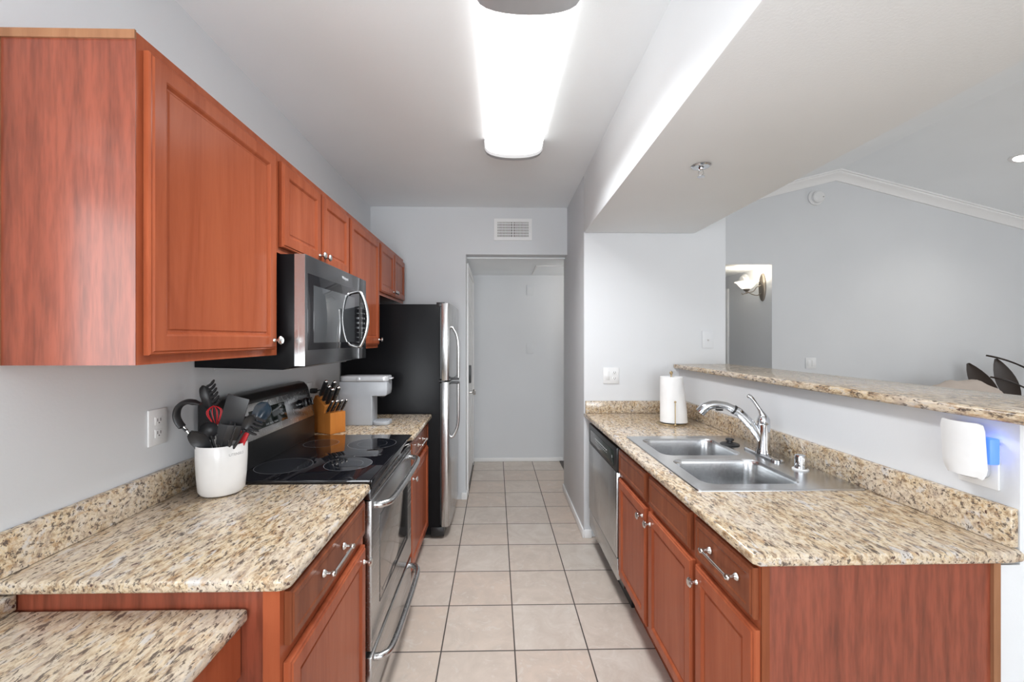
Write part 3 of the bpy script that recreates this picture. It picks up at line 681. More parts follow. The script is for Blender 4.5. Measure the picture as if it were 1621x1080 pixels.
MB().lathe([(.014, .011), (.013, .018), (.020, .022), (.020, .030), (.016, .033), (0, .033)], (1.185, 2.15, .9197), 'z', 24).build('knob', M['blackm'], t)
# paper towels
TX, TY = 1.122, 2.72
t = thing('paper_towel_holder', 'antique brass paper towel holder standing on the right granite counter', 'paper towel holder', (TX, TY, .9145))
MB().lathe([(0, .9145), (.088, .9145), (.090, .918), (.086, .922), (.02, .926), (0, .926)], (TX, TY, 0), 'z', 36).build('base', M['brass'], t)
MB().tube([(TX, TY, .92), (TX, TY, 1.228)], .005, 12).lathe([(0, 1.222), (.006, 1.226), (.010, 1.234), (.010, 1.242), (.005, 1.249), (0, 1.25)], (TX, TY, 0), 'z', 16).build('rod', M['brass'], t)
MB().tube([(TX-.01, TY-.086, .918), (TX-.01, TY-.086, 1.06)], .003, 10).sphere((TX-.01, TY-.086, 1.064), .007).sphere((TX-.01, TY-.086, .922), .008).build('tension_arm', M['brass'], t)
m = MB(); lo = []
for z, fl in ((.9275, 1.0), (1.0, .82), (1.1, .5), (1.18, .12), (1.213, 0)):
    L = []
    for k in range(48):
        a = 2*PI*k/48; r = .068
        w = max(0, math.cos(a+.25))**2
        r += .030*fl*w
        L.append((TX+r*math.cos(a), TY+r*math.sin(a), z))
    lo.append(L)
lo.append([(TX+.02*math.cos(2*PI*k/48), TY+.02*math.sin(2*PI*k/48), 1.2135) for k in range(48)])
lo.append([(TX+.02*math.cos(2*PI*k/48), TY+.02*math.sin(2*PI*k/48), 1.1) for k in range(48)])
m.rings(lo); o = m.build('paper_towel_roll', M['paper']); tag(o, 'white paper towel roll with a loose sheet end on the brass holder', 'paper towels')
# outlet on the half wall with plugged-in insect trap
t = thing('wall_outlet', 'white double wall plate under the bar top behind the plug-in light trap', 'outlet', (1.352, 1.17, 1.05))
MB().box(1.345, 1.352, 1.122, 1.222, 1.048, 1.170, .002).build('plate', M['white'], t)
t = thing('insect_trap', 'white curved plug-in trap with blue glow on the half wall under the bar', 'plug-in trap', (1.345, 1.17, 1.08))
m = MB(); lo = []
def shell(zz, s, th=0):
    L = []
    for k in range(15):
        u = -1+2*k/14
        L.append((1.281+s+.016*u*u+th+.010*(1-(zz-1.075)/.14), 1.172-.055*u, zz+(0.004 if abs(u) < .9 else 0)))
    return L
grid = [shell(1.075+.148*i/10, 0) for i in range(11)]
grid2 = [shell(1.075+.148*i/10, 0, .006) for i in range(11)]
# clip corners: narrow the lowest and highest rows
def nar(G):
    for i, f in ((0, .78), (1, .93), (10, .93)):
        G[i] = [(x, 1.172+(y-1.172)*f, z) for x, y, z in G[i]]
    return G
grid, grid2 = nar(grid), nar(grid2)
b = bmesh.new()
A = [[b.verts.new(p) for p in r] for r in grid]; B = [[b.verts.new(p) for p in r] for r in grid2]
for G, fl in ((A, 0), (B, 1)):
    for i in range(10):
        for k in range(14):
            q = (G[i][k], G[i][k+1], G[i+1][k+1], G[i+1][k]); b.faces.new(q if fl else tuple(reversed(q)))
for i in range(10):
    for k in (0, 14): b.faces.new((A[i][k], A[i+1][k], B[i+1][k], B[i][k]))
for k in range(14):
    for i in (0, 10): b.faces.new((A[i][k], A[i][k+1], B[i][k+1], B[i][k]))
bmesh.ops.recalc_face_normals(b, faces=b.faces)
m.add(b).build('front_shell', M['white'], t)
MB().prism([(y, z) for y, z in rrect(1.138, 1.206, 1.070, 1.155, .02, 5)], 1.312, 1.3448, 'x', .004).build('housing', M['kgrey2'], t)
MB().box(1.313, 1.330, 1.145, 1.195, 1.158, 1.178, .004).box(1.316, 1.3445, 1.116, 1.150, 1.118, 1.188, .004).build('blue_lamp', M['blue'], t)
bl = bpy.data.lights.new('blue_glow', 'POINT'); bl.energy = .035; bl.color = (.04, .2, 1); bl.shadow_soft_size = .01
bo = bpy.data.objects.new('blue_glow', bl); COL.objects.link(bo); bo.location = (1.330, 1.128, 1.185)

# ================================================================ stove
XS = -.468
t = thing('electric_range', 'freestanding steel and black glass-top electric stove in the left counter run', 'stove', (-.8, 2.01, 0))
Y0, Y1 = 1.628, 2.393
MB().box(-1.12, XS-.045, Y0, Y1, .04, .905).build('oven_body', M['blackp'], t)
ck = MB().box(-1.02, XS-.003, Y0-.004, Y1+.004, .902, .9245, .004).build('cooktop', M['blackg'], t)
MB().box(XS-.004, XS+.004, Y0-.004, Y1+.004, .888, .924, .003).build('front_edge', M['blackg'], t)
MB().box(XS-.045, XS-.004, Y0+.002, Y1-.002, .845, .888, .002).build('vent_trim', M['steeld'], t)
m = MB()
for k in range(8): m.box(XS-.0045, XS-.003, Y0+.05+k*.085, Y0+.05+k*.085+.062, .858, .866)
m.build('vent_slots', M['blackp'], t)
for bx, by, r, two in ((-.885, 1.815, .112, 0), (-.625, 1.835, .098, 1), (-.625, 2.19, .118, 1), (-.885, 2.20, .085, 0)):
    m = MB(); z = .92455
    m.rings([[(bx+rr*math.cos(2*PI*k/56), by+rr*math.sin(2*PI*k/56), z) for k in range(56)] for rr in (r-.0016, r)])
    if two: m.rings([[(bx+rr*math.cos(2*PI*k/56), by+rr*math.sin(2*PI*k/56), z) for k in range(56)] for rr in (r*.62-.001, r*.62)])
    m.build('burner_ring', M['ring'], t)
    MB().lathe([(0, .92452), (r-.002, .92452)], (bx, by, 0), 'z', 48).build('burner_zone', M['burn'], t)
# oven door
dd = thing('oven_door', None, None, (XS-.02, 2.01, .27)); dd.parent = t; dd.location = V((XS-.02, 2.01, .27))-V((-.8, 2.01, 0))
MB().box(XS-.040, XS, Y0+.003, Y1-.003, .272, .842, .004).build('door_panel', M['steel'], dd)
MB().box(XS-.001, XS+.0012, 1.742, 2.285, .395, .745, .0005).build('door_window', M['ovenw'], dd)
m = MB(); q = .003
for ya, yb, za, zb in ((1.742, 2.285, .395, .745),):
    m.box(XS+.0008, XS+.002, ya, yb, za, za+q).box(XS+.0008, XS+.002, ya, yb, zb-q, zb).box(XS+.0008, XS+.002, ya, ya+q, za, zb).box(XS+.0008, XS+.002, yb-q, yb, za, zb)
    m.box(XS+.0008, XS+.0018, ya+.03, yb-.03, za+.03, za+.032).box(XS+.0008, XS+.0018, yb-.032, yb-.03, za+.03, zb-.03)
m.build('window_border', M['blackp'], dd)
MB().box(XS-.042, XS-.038, Y0+.001, Y0+.004, .272, .842).build('door_edge', M['steelz'], dd)
def ovenhandle(z, name, par, xo):
    MB().tube(arc([(XS-.002, Y0+.045, z), (XS+.028, Y0+.055, z), (XS+xo, Y0+.115, z), (XS+xo+.006, 2.01, z), (XS+xo, Y1-.115, z), (XS+.028, Y1-.055, z), (XS-.002, Y1-.045, z)], 8), .0135, 18, flat=(1, 1)).build(name, M['steelz'], par)
ovenhandle(.812, 'door_handle', dd, .055)
MB().box(XS-.042, XS-.028, Y0+.004, Y1-.004, .248, .272).build('gap_strip', M['blackp'], t)
dw = thing('storage_drawer', None, None, (0, 0, 0)); dw.parent = t; dw.location = V((XS, 2.01, .06))-V((-.8, 2.01, 0)); ORG[dw.name] = V((XS, 2.01, .06)); ORG[dd.name] = V((XS-.02, 2.01, .27))
MB().box(XS-.040, XS, Y0+.003, Y1-.003, .065, .248, .004).build('drawer_front', M['steel'], dw)
ovenhandle(.222, 'drawer_handle', dw, .055)
# backguard
bgp = [(-1.115, .9), (-1.00, .9), (-.998, 1.035), (-1.035, 1.19), (-1.055, 1.218), (-1.085, 1.224), (-1.115, 1.215)]
MB().prism(bgp, Y0-.002, Y1+.002, 'y', .006, 3).build('backguard', M['blackp'], t)
def bgpt(y, s, off=.0):       # point on the sloped control face, s 0..1 upward
    a = V((-.998, y, 1.035)); c = V((-1.035, y, 1.19)); n = V((.155, 0, .037)).normalized()
    return a+(c-a)*s+n*off
n = V((.155, 0, .037)).normalized(); up = V((-.037, 0, .155)).normalized(); yv = V((0, 1, 0))
def bgm(y, s, off=0):
    r = Matrix((yv, up, n)).transposed().to_4x4(); r.translation = bgpt(y, s, off); return r
MB().box(-.365, .365, .002, .150, -.001, .003, .001, mat=bgm(2.01, 0)).build('control_panel', M['steelz'], t)
m = MB().box(-.165, .135, .035, .120, .0, .0035, .002, mat=bgm(1.96, 0, .001)); m.mi = 1
m.text('BAKE  BROIL  CLEAN', .011, bgm(1.95, .28, .0052), .0002)
m.text('1 2 3', .013, bgm(2.05, .70, .0052), .0002); m.text('4 5 6', .013, bgm(2.05, .56, .0052), .0002); m.text('7 8 9', .013, bgm(2.05, .42, .0052), .0002)
m.text('12:00', .026, bgm(1.915, .56, .0052), .0002)
m.build('display_panel', [M['lcd'], M['inkw']], t)
for y in (1.685, 1.765, 2.245, 2.32):
    MB().lathe([(0, 0), (.024, 0), (.024, .004), (.0215, .007), (.020, .022), (.014, .026), (0, .027)], (0, 0, 0), 'z', 28, mat=bgm(y, .52, .003)).box(-.0045, .0045, -.02, .02, .018, .036, .002, mat=bgm(y, .52, .003)).build('control_knob', M['blackg'], t)

# ================================================================ microwave
t = thing('microwave', 'over-the-range steel and black microwave under the short wall cabinet', 'microwave', (-.92, 2.01, 1.345))
MB().prism([(-1.128, 1.348), (-.80, 1.338), (-.7555, 1.352), (-.7555, 1.775), (-1.128, 1.775)], 1.630, 2.372, 'y', .002).build('case', M['fridge'], t)
MB().box(-1.10, -.80, 1.70, 2.32, 1.334, 1.341, .002).build('grease_filter', M['ink'], t)
XM = -.715
dr = thing('door', None, None, (0, 0, 0)); dr.parent = t; dr.location = V((XM, 1.95, 1.36))-V((-.92, 2.01, 1.345)); ORG[dr.name] = V((XM, 1.95, 1.36))
m = MB().box(-.755, XM, 1.628, 2.262, 1.352, 1.776, .003); m.build('door_frame', M['steeld'], dr)
MB().box(-.755, XM-.001, 1.6262, 1.629, 1.353, 1.775).build('door_side', M['steelz'], dr)
MB().box(XM-.001, XM+.001, 1.648, 2.262, 1.412, 1.706, .0008).build('door_window', M['blackg'], dr)
MB().box(XM+.0005, XM+.0015, 1.70, 2.19, 1.44, 1.665, .0004).build('window_screen', M['greyg'], dr)
MB().tube(arc([(XM, 2.238, 1.700), (XM+.018, 2.238, 1.690), (XM+.042, 2.238, 1.63), (XM+.052, 2.238, 1.558), (XM+.042, 2.238, 1.485), (XM+.018, 2.238, 1.425), (XM, 2.238, 1.414)], 8), .0095, 14).build('door_handle', M['steelz'], dr)
rot = Matrix(((0, 0, 1, XM+.0002), (1, 0, 0, 2.055), (0, 1, 0, 1.742), (0, 0, 0, 1)))
MB().text('Whirlpool', .020, rot, .0003).build('badge', M['inkw'], dr)
MB().box(-.755, XM, 2.264, 2.385, 1.352, 1.776, .003).build('control_section', M['steeld'], t)
m = MB().box(XM-.001, XM+.001, 2.268, 2.378, 1.412, 1.706, .0008)
m.mi = 1
for i in range(9):
    for k in range(3):
        m.text('123456789'[(i*3+k) % 9] if 2 < i < 6 else '=', .014, Matrix(((0, 0, 1, XM+.0014), (1, 0, 0, 2.295+k*.028), (0, 1, 0, 1.435+i*.026), (0, 0, 0, 1))), .0002)
m.build('keypad', [M['blackg'], M['inkw']], t)
MB().box(XM-.002, XM+.0005, 2.2615, 2.2645, 1.353, 1.775).build('door_seam', M['steelz'], t)

# ================================================================ refrigerator
t = thing('refrigerator', 'tall top-freezer refrigerator with black sides and steel doors', 'refrigerator', (-.77, 3.5, 0))
MB().box(-1.12, -.405, 3.130, 3.880, .03, 1.708, .006).build('cabinet_body', M['fridge'], t)
MB().box(-.47, -.375, 3.125, 3.885, .02, .085, .004).build('kick_grille', M['blackp'], t)
MB().box(-.43, -.37, 3.127, 3.17, 1.69, 1.722, .004).build('hinge_cover', M['blackp'], t)
for nm, za, zb in (('freezer_door', 1.152, 1.715), ('fridge_door', .088, 1.142)):
    pts = [(-.392, 3.122), (-.350, 3.122), (-.338, 3.130), (-.331, 3.20), (-.326, 3.505), (-.331, 3.81), (-.338, 3.88), (-.350, 3.888), (-.392, 3.888)]
    d = MB().prism(pts, za, zb, 'z', .003).build(nm, M['steelz'], t)
    if za > 1: L = [(-.336, 3.205, 1.545), (-.315, 3.205, 1.535), (-.288, 3.205, 1.48), (-.278, 3.205, 1.40), (-.277, 3.205, 1.27), (-.277, 3.205, 1.165)]
    else: L = [(-.277, 3.205, 1.135), (-.277, 3.205, 1.0), (-.278, 3.205, .86), (-.288, 3.205, .79), (-.315, 3.205, .735), (-.336, 3.205, .725)]
    MB().tube(arc(L, 8), .0115, 14).build('handle', M['steelz'], d)
    zc = 1.160 if za > 1 else 1.130
    MB().box(-.338, -.272, 3.190, 3.220, zc-.008, zc+.008, .003).build('handle_mount', M['blackp'], d)
    MB().box(-.404, -.3925, 3.135, 3.875, za+.01, zb-.01).build('gasket', M['blackp'], d)
MB().box(-.41, -.372, 3.121, 3.15, 1.141, 1.153, .002).build('middle_hinge', M['blackp'], t)

# ================================================================ dishwasher
t = thing('dishwasher', 'steel dishwasher with black control panel at the far end of the right cabinets', 'dishwasher', (.95, 2.64, 0))
MB().box(XR+.02, 1.25, 2.312, 2.985, .10, .872).build('tub', M['blackp'], t)
MB().box(XR-.022, XR+.02, 2.306, 2.990, .735, .866, .004).build('control_panel', M['blackp'], t)
MB().box(XR-.024, XR-.020, 2.36, 2.93, .752, .835, .003).build('control_face', M['lcd'], t)
m = MB()
for k in range(9): m.box(XR-.0245, XR-.0238, 2.50+k*.034, 2.522+k*.034, .800, .806)
for k in range(9): m.box(XR-.0245, XR-.0238, 2.505+k*.034, 2.517+k*.034, .786, .790)
m.box(XR-.0245, XR-.0238, 2.385, 2.392, .79, .805)
m.build('control_print', M['inkw'], t)
MB().box(XR-.022, XR+.02, 2.306, 2.990, .272, .732, .004).build('door_panel', M['steelz'], t)
MB().box(XR-.018, XR+.02, 2.306, 2.990, .150, .264, .003).build('lower_panel', M['steelz'], t)
MB().box(XR+.06, XR+.08, 2.306, 2.990, .0, .150).build('toe_kick', M['blackp'], t)

# ================================================================ coffee maker (seen from its side, front towards +X)
CY0, CY1 = 2.69, 2.815
t = thing('coffee_maker', 'pale grey single-serve coffee maker on the far left counter beside the knife block', 'coffee maker', (-.83, 2.735, .9145))
sideU = [(-.975, .9145), (-.770, .9145), (-.770, 1.090), (-.772, 1.098), (-.690, 1.098), (-.680, 1.106), (-.676, 1.130), (-.676, 1.187), (-.975, 1.187)]
MB().prism(sideU, CY0, CY1, 'y', .004, 3).build('body', M['kgrey'], t)
MB().prism(rrect(-.975, -.672, CY0-.001, CY1+.001, .03, 5), 1.188, 1.222, 'z', .006, 3).build('lid', M['kgrey2'], t)
MB().box(-.69, -.655, CY0+.035, CY1-.035, 1.200, 1.210, .003).build('lid_handle', M['kgrey2'], t)
MB().lathe([(0, 0), (.013, 0), (.013, -.004), (.010, -.005), (0, -.005)], (-.855, CY0, 1.205), 'y', 24).build('hinge_button', M['kgrey2'], t)
MB().prism(rrect(-.775, -.668, CY0, CY1, .035, 5), .9145, .938, 'z', .005, 3).build('drip_tray', M['kgrey'], t)
m = MB()
for k in range(6): m.box(-.755+k*.013, -.749+k*.013, CY0+.03, CY1-.03, .9378, .9388)
m.build('drip_grate', M['kgrey2'], t)
MB().lathe([(0, 1.098), (.018, 1.098), (.014, 1.085), (0, 1.085)], (-.722, (CY0+CY1)/2, 0), 'z', 20).build('spout', M['blackp'], t)

# ================================================================ knife block and knives (built about the origin, then turned)
KB = V((-.992, 2.525, .9145)); KR = -.55
KM = Matrix.Translation(KB) @ Matrix.Rotation(KR, 4, 'Z')
t = thing('knife_block', 'honey-brown slanted wooden knife block full of knives behind the stove', 'knife block', KB)
t.rotation_euler.z = KR
prof = [(-.115, 0), (.10, 0), (.10, .122), (.045, .116), (.052, .156), (-.035, .215), (-.085, .128), (-.115, .035)]
MB().prism(prof, -.045, .060, 'y', .004, 2).build('block', M['block'], t, local=True)
mp = MB()
kd = V((.50, 0, .87)).normalized(); kd2 = V((.58, 0, .82)).normalized()
t.children[0]
def make_knife(big):
    k = thing('knife', '', 'knife', (0, 0, 0), 'black-handled knives in the wooden block')
    L = .105 if big else .082; w = .012 if big else .0075; th = .0085 if big else .0062
    MB().box(-w, w, -th, th, .012, L, .004, 3).build('handle', M['blackp'], k, local=True)
    MB().box(-w*.9, w*.9, -th*.9, th*.9, 0, .012, .002).build('bolster', M['nickel'], k, local=True)
    MB().sphere((0, 0, L+.002), w*1.05, (1, .85, .55), 14).build('end_cap', M['nickel'], k, local=True)
    m = MB()
    for z in (.03, .055, .08 if big else .07): m.lathe([(0, -th-.0006), (.002, -th-.0006), (.002, th+.0006), (0, th+.0006)], (0, 0, z), 'y', 10)
    m.build('rivets', M['nickel'], k, local=True)
    MB().box(-w*.7, w*.7, -.001, .001, -.045, 0).build('blade', M['nickel'], k, local=True)
    return k
kb_, ks_ = make_knife(True), make_knife(False)
lab_b = ['large black-handled knife at the top left of the wooden block', 'black-handled knife second from the top of the wooden block', 'black-handled knife in the middle upper slot of the wooden block', 'black-handled knife in the right upper slot of the wooden block', 'black-handled knife set deepest in the upper face of the block']
bp = [(-.020, -.020, .197, .0), (.006, -.020, .181, -.012), (.034, -.018, .164, -.01), (-.008, .028, .190, 0), (.024, .030, .170, -.01)]
rows = [(kb_, bp[i], lab_b[i], kd, i == 0) for i in range(5)]
sn = ['nearest', 'second', 'third', 'fourth', 'fifth', 'farthest']
for i in range(6): rows.append((ks_, (.058+(.012 if i % 2 else 0)+i*.001, -.034+i*.0165, .117, -.004), f'{sn[i]} small steak knife in the lower slot row of the wooden block', kd2, i == 0))
for src, (x, y, z, dz), lb, dv, first in rows:
    o = src if first else copy_tree(src)
    o['label'] = lb
    q = dv.to_track_quat('Z', 'Y').to_matrix().to_4x4()
    mw = KM @ Matrix.Translation((x, y, z+dz+.007)) @ q
    o.location = mw.translation; o.rotation_euler = mw.to_euler()

# ================================================================ utensil crock
CC = V((-.966, 1.535, .9145))
t = thing('utensil_crock', 'white ceramic crock of black and red utensils on the left counter', 'utensil crock', CC)
pr = [(0, .0), (.052, .0), (.064, .004), (.071, .014), (.0755, .06), (.0785, .12), (.079, .172), (.0775, .1745), (.075, .172), (.0745, .12), (.071, .06), (.064, .012), (0, .010)]
MB().lathe(pr, CC, 'z', 56).build('jar', M['whitec'], t)
def bend(co):
    a = math.radians(-24)+co.x/.0788; r = .0786+co.z
    return V((CC.x+r*math.cos(a), CC.y+r*math.sin(a), CC.z+.143+co.y))
MB().text('UTENSILS', .0125, bend, .0004).build('lettering', M['ink'], t)
def utensil(name, label, base, tip, length, parts, roll=0, cat='utensil'):
    # base, tip: world points; local +Z runs base->tip; parts: (partname, MB, material)
    o = thing(name, label, cat, base, 'utensils in the white crock')
    dv = (V(tip)-V(base)).normalized()
    yy = (V((0, 1, 0))-dv*dv.y).normalized(); xx = yy.cross(dv)
    rm = Matrix((xx, yy, dv)).transposed().to_4x4() @ Matrix.Rotation(roll, 4, 'Z')
    o.rotation_euler = rm.to_euler()
    for pn, mb, mt in parts: mb.build(pn, M[mt], o, local=True)
    return o
def spoonhead(z0, w, l, depth=.012, tines=0, mat=None, n=18):
    m = MB(); lo = []
    N = 12
    b = bmesh.new(); R = []
    for i in range(N+1):
        v = i/N; zz = z0+l*v
        hw = w*math.sqrt(max(0.0004, 1-(2*v-1)**2))*(1 if v > .5 else .95)
        R.append([V((hw*u, depth*((2*v-1)**2+u*u-1)*-1, zz)) for u in [-1+2*k/10 for k in range(11)]])
    A = [[b.verts.new(p) for p in r] for r in R]; B = [[b.verts.new(p+V((0, .0028, 0))) for p in r] for r in R]
    for G, fl in ((A, 0), (B, 1)):
        for i in range(N):
            for k in range(10):
                q = (G[i][k], G[i][k+1], G[i+1][k+1], G[i+1][k]); b.faces.new(q if fl else tuple(reversed(q)))
    for i in range(N):
        for k in (0, 10): b.faces.new((A[i][k], A[i+1][k], B[i+1][k], B[i][k]))
    for k in range(10):
        for i in (0, N): b.faces.new((A[i][k], A[i][k+1], B[i][k+1], B[i][k]))
    bmesh.ops.recalc_face_normals(b, faces=b.faces); m.add(b); return m
def rod(z0, z1, r=.005, r2=None): return MB().tube([(0, 0, z0), (0, 0, (z0+z1)/2), (0, 0, z1)], [r, r, r2 or r], 12)
def pt(px, py, Y):  # a point seen in the photograph at a known depth (camera model above)
    u = (px-798.1)/679.4; v = -(py-536.7)/679.4; c, s = math.cos(.02), math.sin(.02)
    dx, dy = c*u+s, -s*u+c; k = Y/dy; return V((dx*k, Y, CAM_H+v*k))
def tines_side(z0, l, w, n=6):
    m = MB()
    for k in range(n):
        z = z0+l*(k+.5)/n
        m.tube(arc([(w*.55, 0, z), (w*1.3, -.006, z+.004), (w*2.05, -.016, z+.014)], 4), [.0050]*7+[.0042, .003], 8)
    return m
def floor_pt(dx, dy): return CC+V((dx, dy, .02))
# 1 pasta fork, upright at the back left
b0 = floor_pt(.02, .03); tp = pt(322, 610, 1.56); Ln = (tp-b0).length
utensil('pasta_fork', 'tall black pasta fork with curved tines standing highest in the crock', b0, tp, Ln, [
    ('handle', rod(0, Ln-.085, .0055, .007), 'blackm'), ('head', spoonhead(Ln-.09, .022, .09, .010), 'blackm'), ('tines', tines_side(Ln-.088, .088, .022, 6), 'blackm')], roll=0.15)
# 2 ladle leaning left
b0 = floor_pt(.03, .0); tp = pt(278, 660, 1.50); Ln = (tp-b0).length
mh = MB().sphere((0, 0, 0), .040, (1, 1, .55), 24)
utensil('ladle', 'black ladle leaning left out of the crock towards the outlet', b0, tp, Ln, [
    ('handle', rod(0, Ln-.03, .004), 'nickel'),
    ('bowl', MB().tube(arc([(.0, 0, Ln-.06), (-.004, 0, Ln-.03), (.004, 0, Ln), (.030, 0, Ln+.022), (.065, 0, Ln+.020), (.095, 0, Ln-.01)], 6), [.006]*4+[.013]*24+[.010, .008, .007], 14, flat=(1.3, .7)), 'blackm')], roll=0)
# 3 whisk
b0 = floor_pt(-.01, .02); tp = pt(338, 640, 1.56); Ln = (tp-b0).length
m = MB()
for k in range(5):
    a = PI*k/5; pts = []
    for j in range(17):
        v = j/16; w = .027*math.sin(PI*v)**.7 if 0 < v < 1 else .003
        sx = 1 if v < .5 else -1
        ang = 2*PI*v
        z = Ln-.085+.08*(1-abs(2*v-1))**.8
        rr = .030*math.sin(PI*min(1, (1-abs(2*v-1))*.5+.02)*.98)*(1 if v < .5 else -1)*math.cos(PI/2*(1-abs(2*v-1))**3)
        pts.append((rr*math.cos(a), rr*math.sin(a), z))
    m.tube(pts, .0014, 6)
utensil('whisk', 'whisk with red wire loops and steel handle in the crock', b0, tp, Ln, [('handle', rod(0, Ln-.075, .007), 'nickel'), ('wires', m, 'red')])
# 4 spatula, broad black blade
b0 = floor_pt(-.02, -.02); tp = pt(378, 628, 1.50); Ln = (tp-b0).length
utensil('spatula', 'broad black rectangular spatula rising from the middle of the crock', b0, tp, Ln, [
    ('handle', rod(0, Ln-.09, .005), 'blackm'), ('blade', MB().box(-.037, .037, -.0015, .0015, Ln-.10, Ln, .0012, 2).box(-.028, .028, -.0012, .0012, Ln-.112, Ln-.098), 'blackm')], roll=.1)
# 5 slotted spoon, glossy blue-black
b0 = floor_pt(-.03, .03); tp = pt(424, 636, 1.56); Ln = (tp-b0).length
m = MB()
for dx_, z_ in ((-.008, .03), (.0, .05), (.009, .035), (0, .02)): m.box(dx_-.0022, dx_+.0022, -.004, -.0155, Ln-.085+z_-.008, Ln-.085+z_+.012, .001)
utensil('slotted_spoon', 'glossy blue-black slotted spoon leaning right in front of the stove display', b0, tp, Ln, [
    ('handle', rod(0, Ln-.08, .005), 'bluebk'), ('head', spoonhead(Ln-.088, .030, .088, .012), 'bluebk')], roll=.2)
# 6 salad fork right
b0 = floor_pt(-.04, -.01); tp = pt(404, 655, 1.47); Ln = (tp-b0).length
utensil('pasta_fork', 'black pasta fork leaning right with its tines over the crock rim', b0, tp, Ln, [
    ('handle', rod(0, Ln-.07, .005), 'blackm'), ('head', spoonhead(Ln-.078, .020, .075, .010), 'blackm'), ('tines', tines_side(Ln-.078, .075, .020, 5), 'blackm')], roll=.2)
# 7 solid spoon in front, leaning left/front
b0 = floor_pt(.05, -.01); tp = pt(303, 682, 1.46); Ln = (tp-b0).length
utensil('serving_spoon', 'black solid spoon lying low across the front left rim of the crock', b0, tp, Ln, [
    ('handle', rod(0, Ln-.09, .005), 'blackm'), ('head', spoonhead(Ln-.10, .031, .10, .010), 'blackm')], roll=.0)
# 8 two flat blades in the middle front
b0 = floor_pt(.0, -.03); tp = pt(355, 672, 1.48); Ln = (tp-b0).length
utensil('turner', 'small dark turner blade standing in the front centre of the crock', b0, tp, Ln, [
    ('handle', rod(0, Ln-.06, .005), 'blackm'), ('blade', MB().box(-.020, .020, -.0015, .0015, Ln-.075, Ln, .0012), 'blackm')], roll=.0)
b0 = floor_pt(.0, -.025); tp = pt(372, 674, 1.475); Ln = (tp-b0).length
utensil('masher', 'black meat masher with crossed blades at the front of the crock', b0, tp, Ln, [
    ('handle', rod(0, Ln-.05, .006), 'blackm'), ('blades', MB().box(-.022, .022, -.002, .002, Ln-.055, Ln, .001).box(-.002, .002, -.022, .022, Ln-.055, Ln, .001), 'blackm')], roll=.6)
# 9 red spatula at right rim
b0 = floor_pt(.0, .0); tp = pt(388, 684, 1.53); Ln = (tp-b0).length
utensil('silicone_scraper', 'bright red silicone scraper at the right rim of the crock', b0, tp, Ln, [
    ('handle', rod(0, Ln-.04, .005), 'blackm'), ('blade', MB().box(-.015, .015, -.004, .004, Ln-.055, Ln, .003), 'red')], roll=.1)
b0 = floor_pt(.03, -.02); tp = pt(327, 668, 1.50); Ln = (tp-b0).length
utensil('ice_cream_scoop', 'black slotted scoop behind the solid spoon in the crock', b0, tp, Ln, [
    ('handle', rod(0, Ln-.05, .005), 'blackm'), ('head', spoonhead(Ln-.06, .028, .06, .014), 'blackm')], roll=.4)

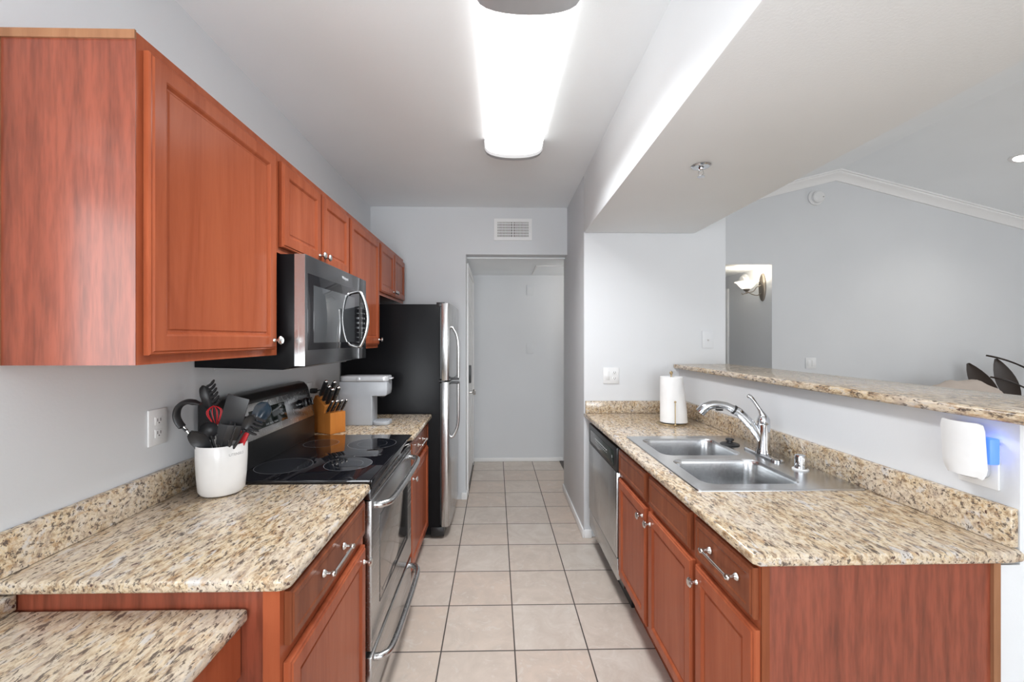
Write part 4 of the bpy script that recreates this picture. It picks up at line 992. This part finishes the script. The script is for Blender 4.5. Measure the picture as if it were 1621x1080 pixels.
# ================================================================ living room beyond the bar
t = thing('armchair', 'beige armchair back just showing above the bar top in the living room', 'armchair', (4.42, 3.95, 0))
MB().box(4.02, 4.90, 3.45, 4.30, .08, .45, .05, 4).build('seat_base', M['beige'], t)
MB().box(4.06, 4.86, 4.08, 4.30, .40, .96, .09, 5).build('backrest', M['beige'], t)
for xa in (3.98, 4.78): MB().box(xa, xa+.18, 3.45, 4.28, .08, .64, .06, 4).build('armrest', M['beige'], t)
for xa in (4.05, 4.85):
    for ya in (3.5, 4.22): MB().lathe([(0, 0), (.02, 0), (.026, .08), (0, .08)], (xa, ya, 0), 'z', 14).build('foot', M['dark'], t)
m = MB(); b = bmesh.new(); bmesh.ops.create_uvsphere(b, u_segments=40, v_segments=20, radius=1)
for v in b.verts:
    x, y, z = v.co; w = 1+.03*math.sin(9*x+3*z)
    v.co = V((4.43+.40*math.copysign(abs(x)**.75, x)*w, 3.94+.11*y*w, .86+.21*math.copysign(abs(z)**.8, z)-.14*max(0, x)**1.5+.01*math.sin(14*x)))
m.add(b); o = m.build('throw_pillow', M['beige']); tag(o, 'beige creased pillow resting against the armchair back', 'pillow')
t = thing('potted_plant', 'dark-leaved plant, broad leaves standing in for its wall shadow, at the right edge behind the bar', 'plant', (5.42, 4.12, 0))
MB().lathe([(0, 0), (.12, 0), (.16, .30), (.17, .32), (.15, .32), (.14, .29), (0, .28)], (5.42, 4.12, 0), 'z', 32).build('pot', M['terracotta'], t)
def leaf(mb, p0, p1, w, up=(0, 0, 1), sag=.02):
    p0, p1 = V(p0), V(p1); d_ = (p1-p0).normalized(); side = d_.cross(V(up)).normalized(); nn = side.cross(d_); lo = []
    for i in range(11):
        v = i/10; c_ = p0.lerp(p1, v)+nn*sag*math.sin(PI*v); ww = w*(math.sin(PI*min(1, v*.94+.03)))**.8
        lo.append([c_+side*ww+nn*.012, c_+nn*.003, c_-side*ww+nn*.012, c_-nn*.003])
    mb.rings(lo, cap0=True, cap1=True)
root = V((5.42, 4.12, .29))
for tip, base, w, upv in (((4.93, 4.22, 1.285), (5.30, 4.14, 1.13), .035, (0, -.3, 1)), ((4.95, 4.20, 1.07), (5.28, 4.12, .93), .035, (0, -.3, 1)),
                          ((4.97, 4.42, 1.20), (5.22, 4.34, .72), .085, (-.75, -.66, .1)), ((5.20, 4.36, 1.25), (5.34, 4.28, .76), .075, (-.75, -.66, .1)),  # broad leaves near the wall, shaped to stand in for a cast shadow
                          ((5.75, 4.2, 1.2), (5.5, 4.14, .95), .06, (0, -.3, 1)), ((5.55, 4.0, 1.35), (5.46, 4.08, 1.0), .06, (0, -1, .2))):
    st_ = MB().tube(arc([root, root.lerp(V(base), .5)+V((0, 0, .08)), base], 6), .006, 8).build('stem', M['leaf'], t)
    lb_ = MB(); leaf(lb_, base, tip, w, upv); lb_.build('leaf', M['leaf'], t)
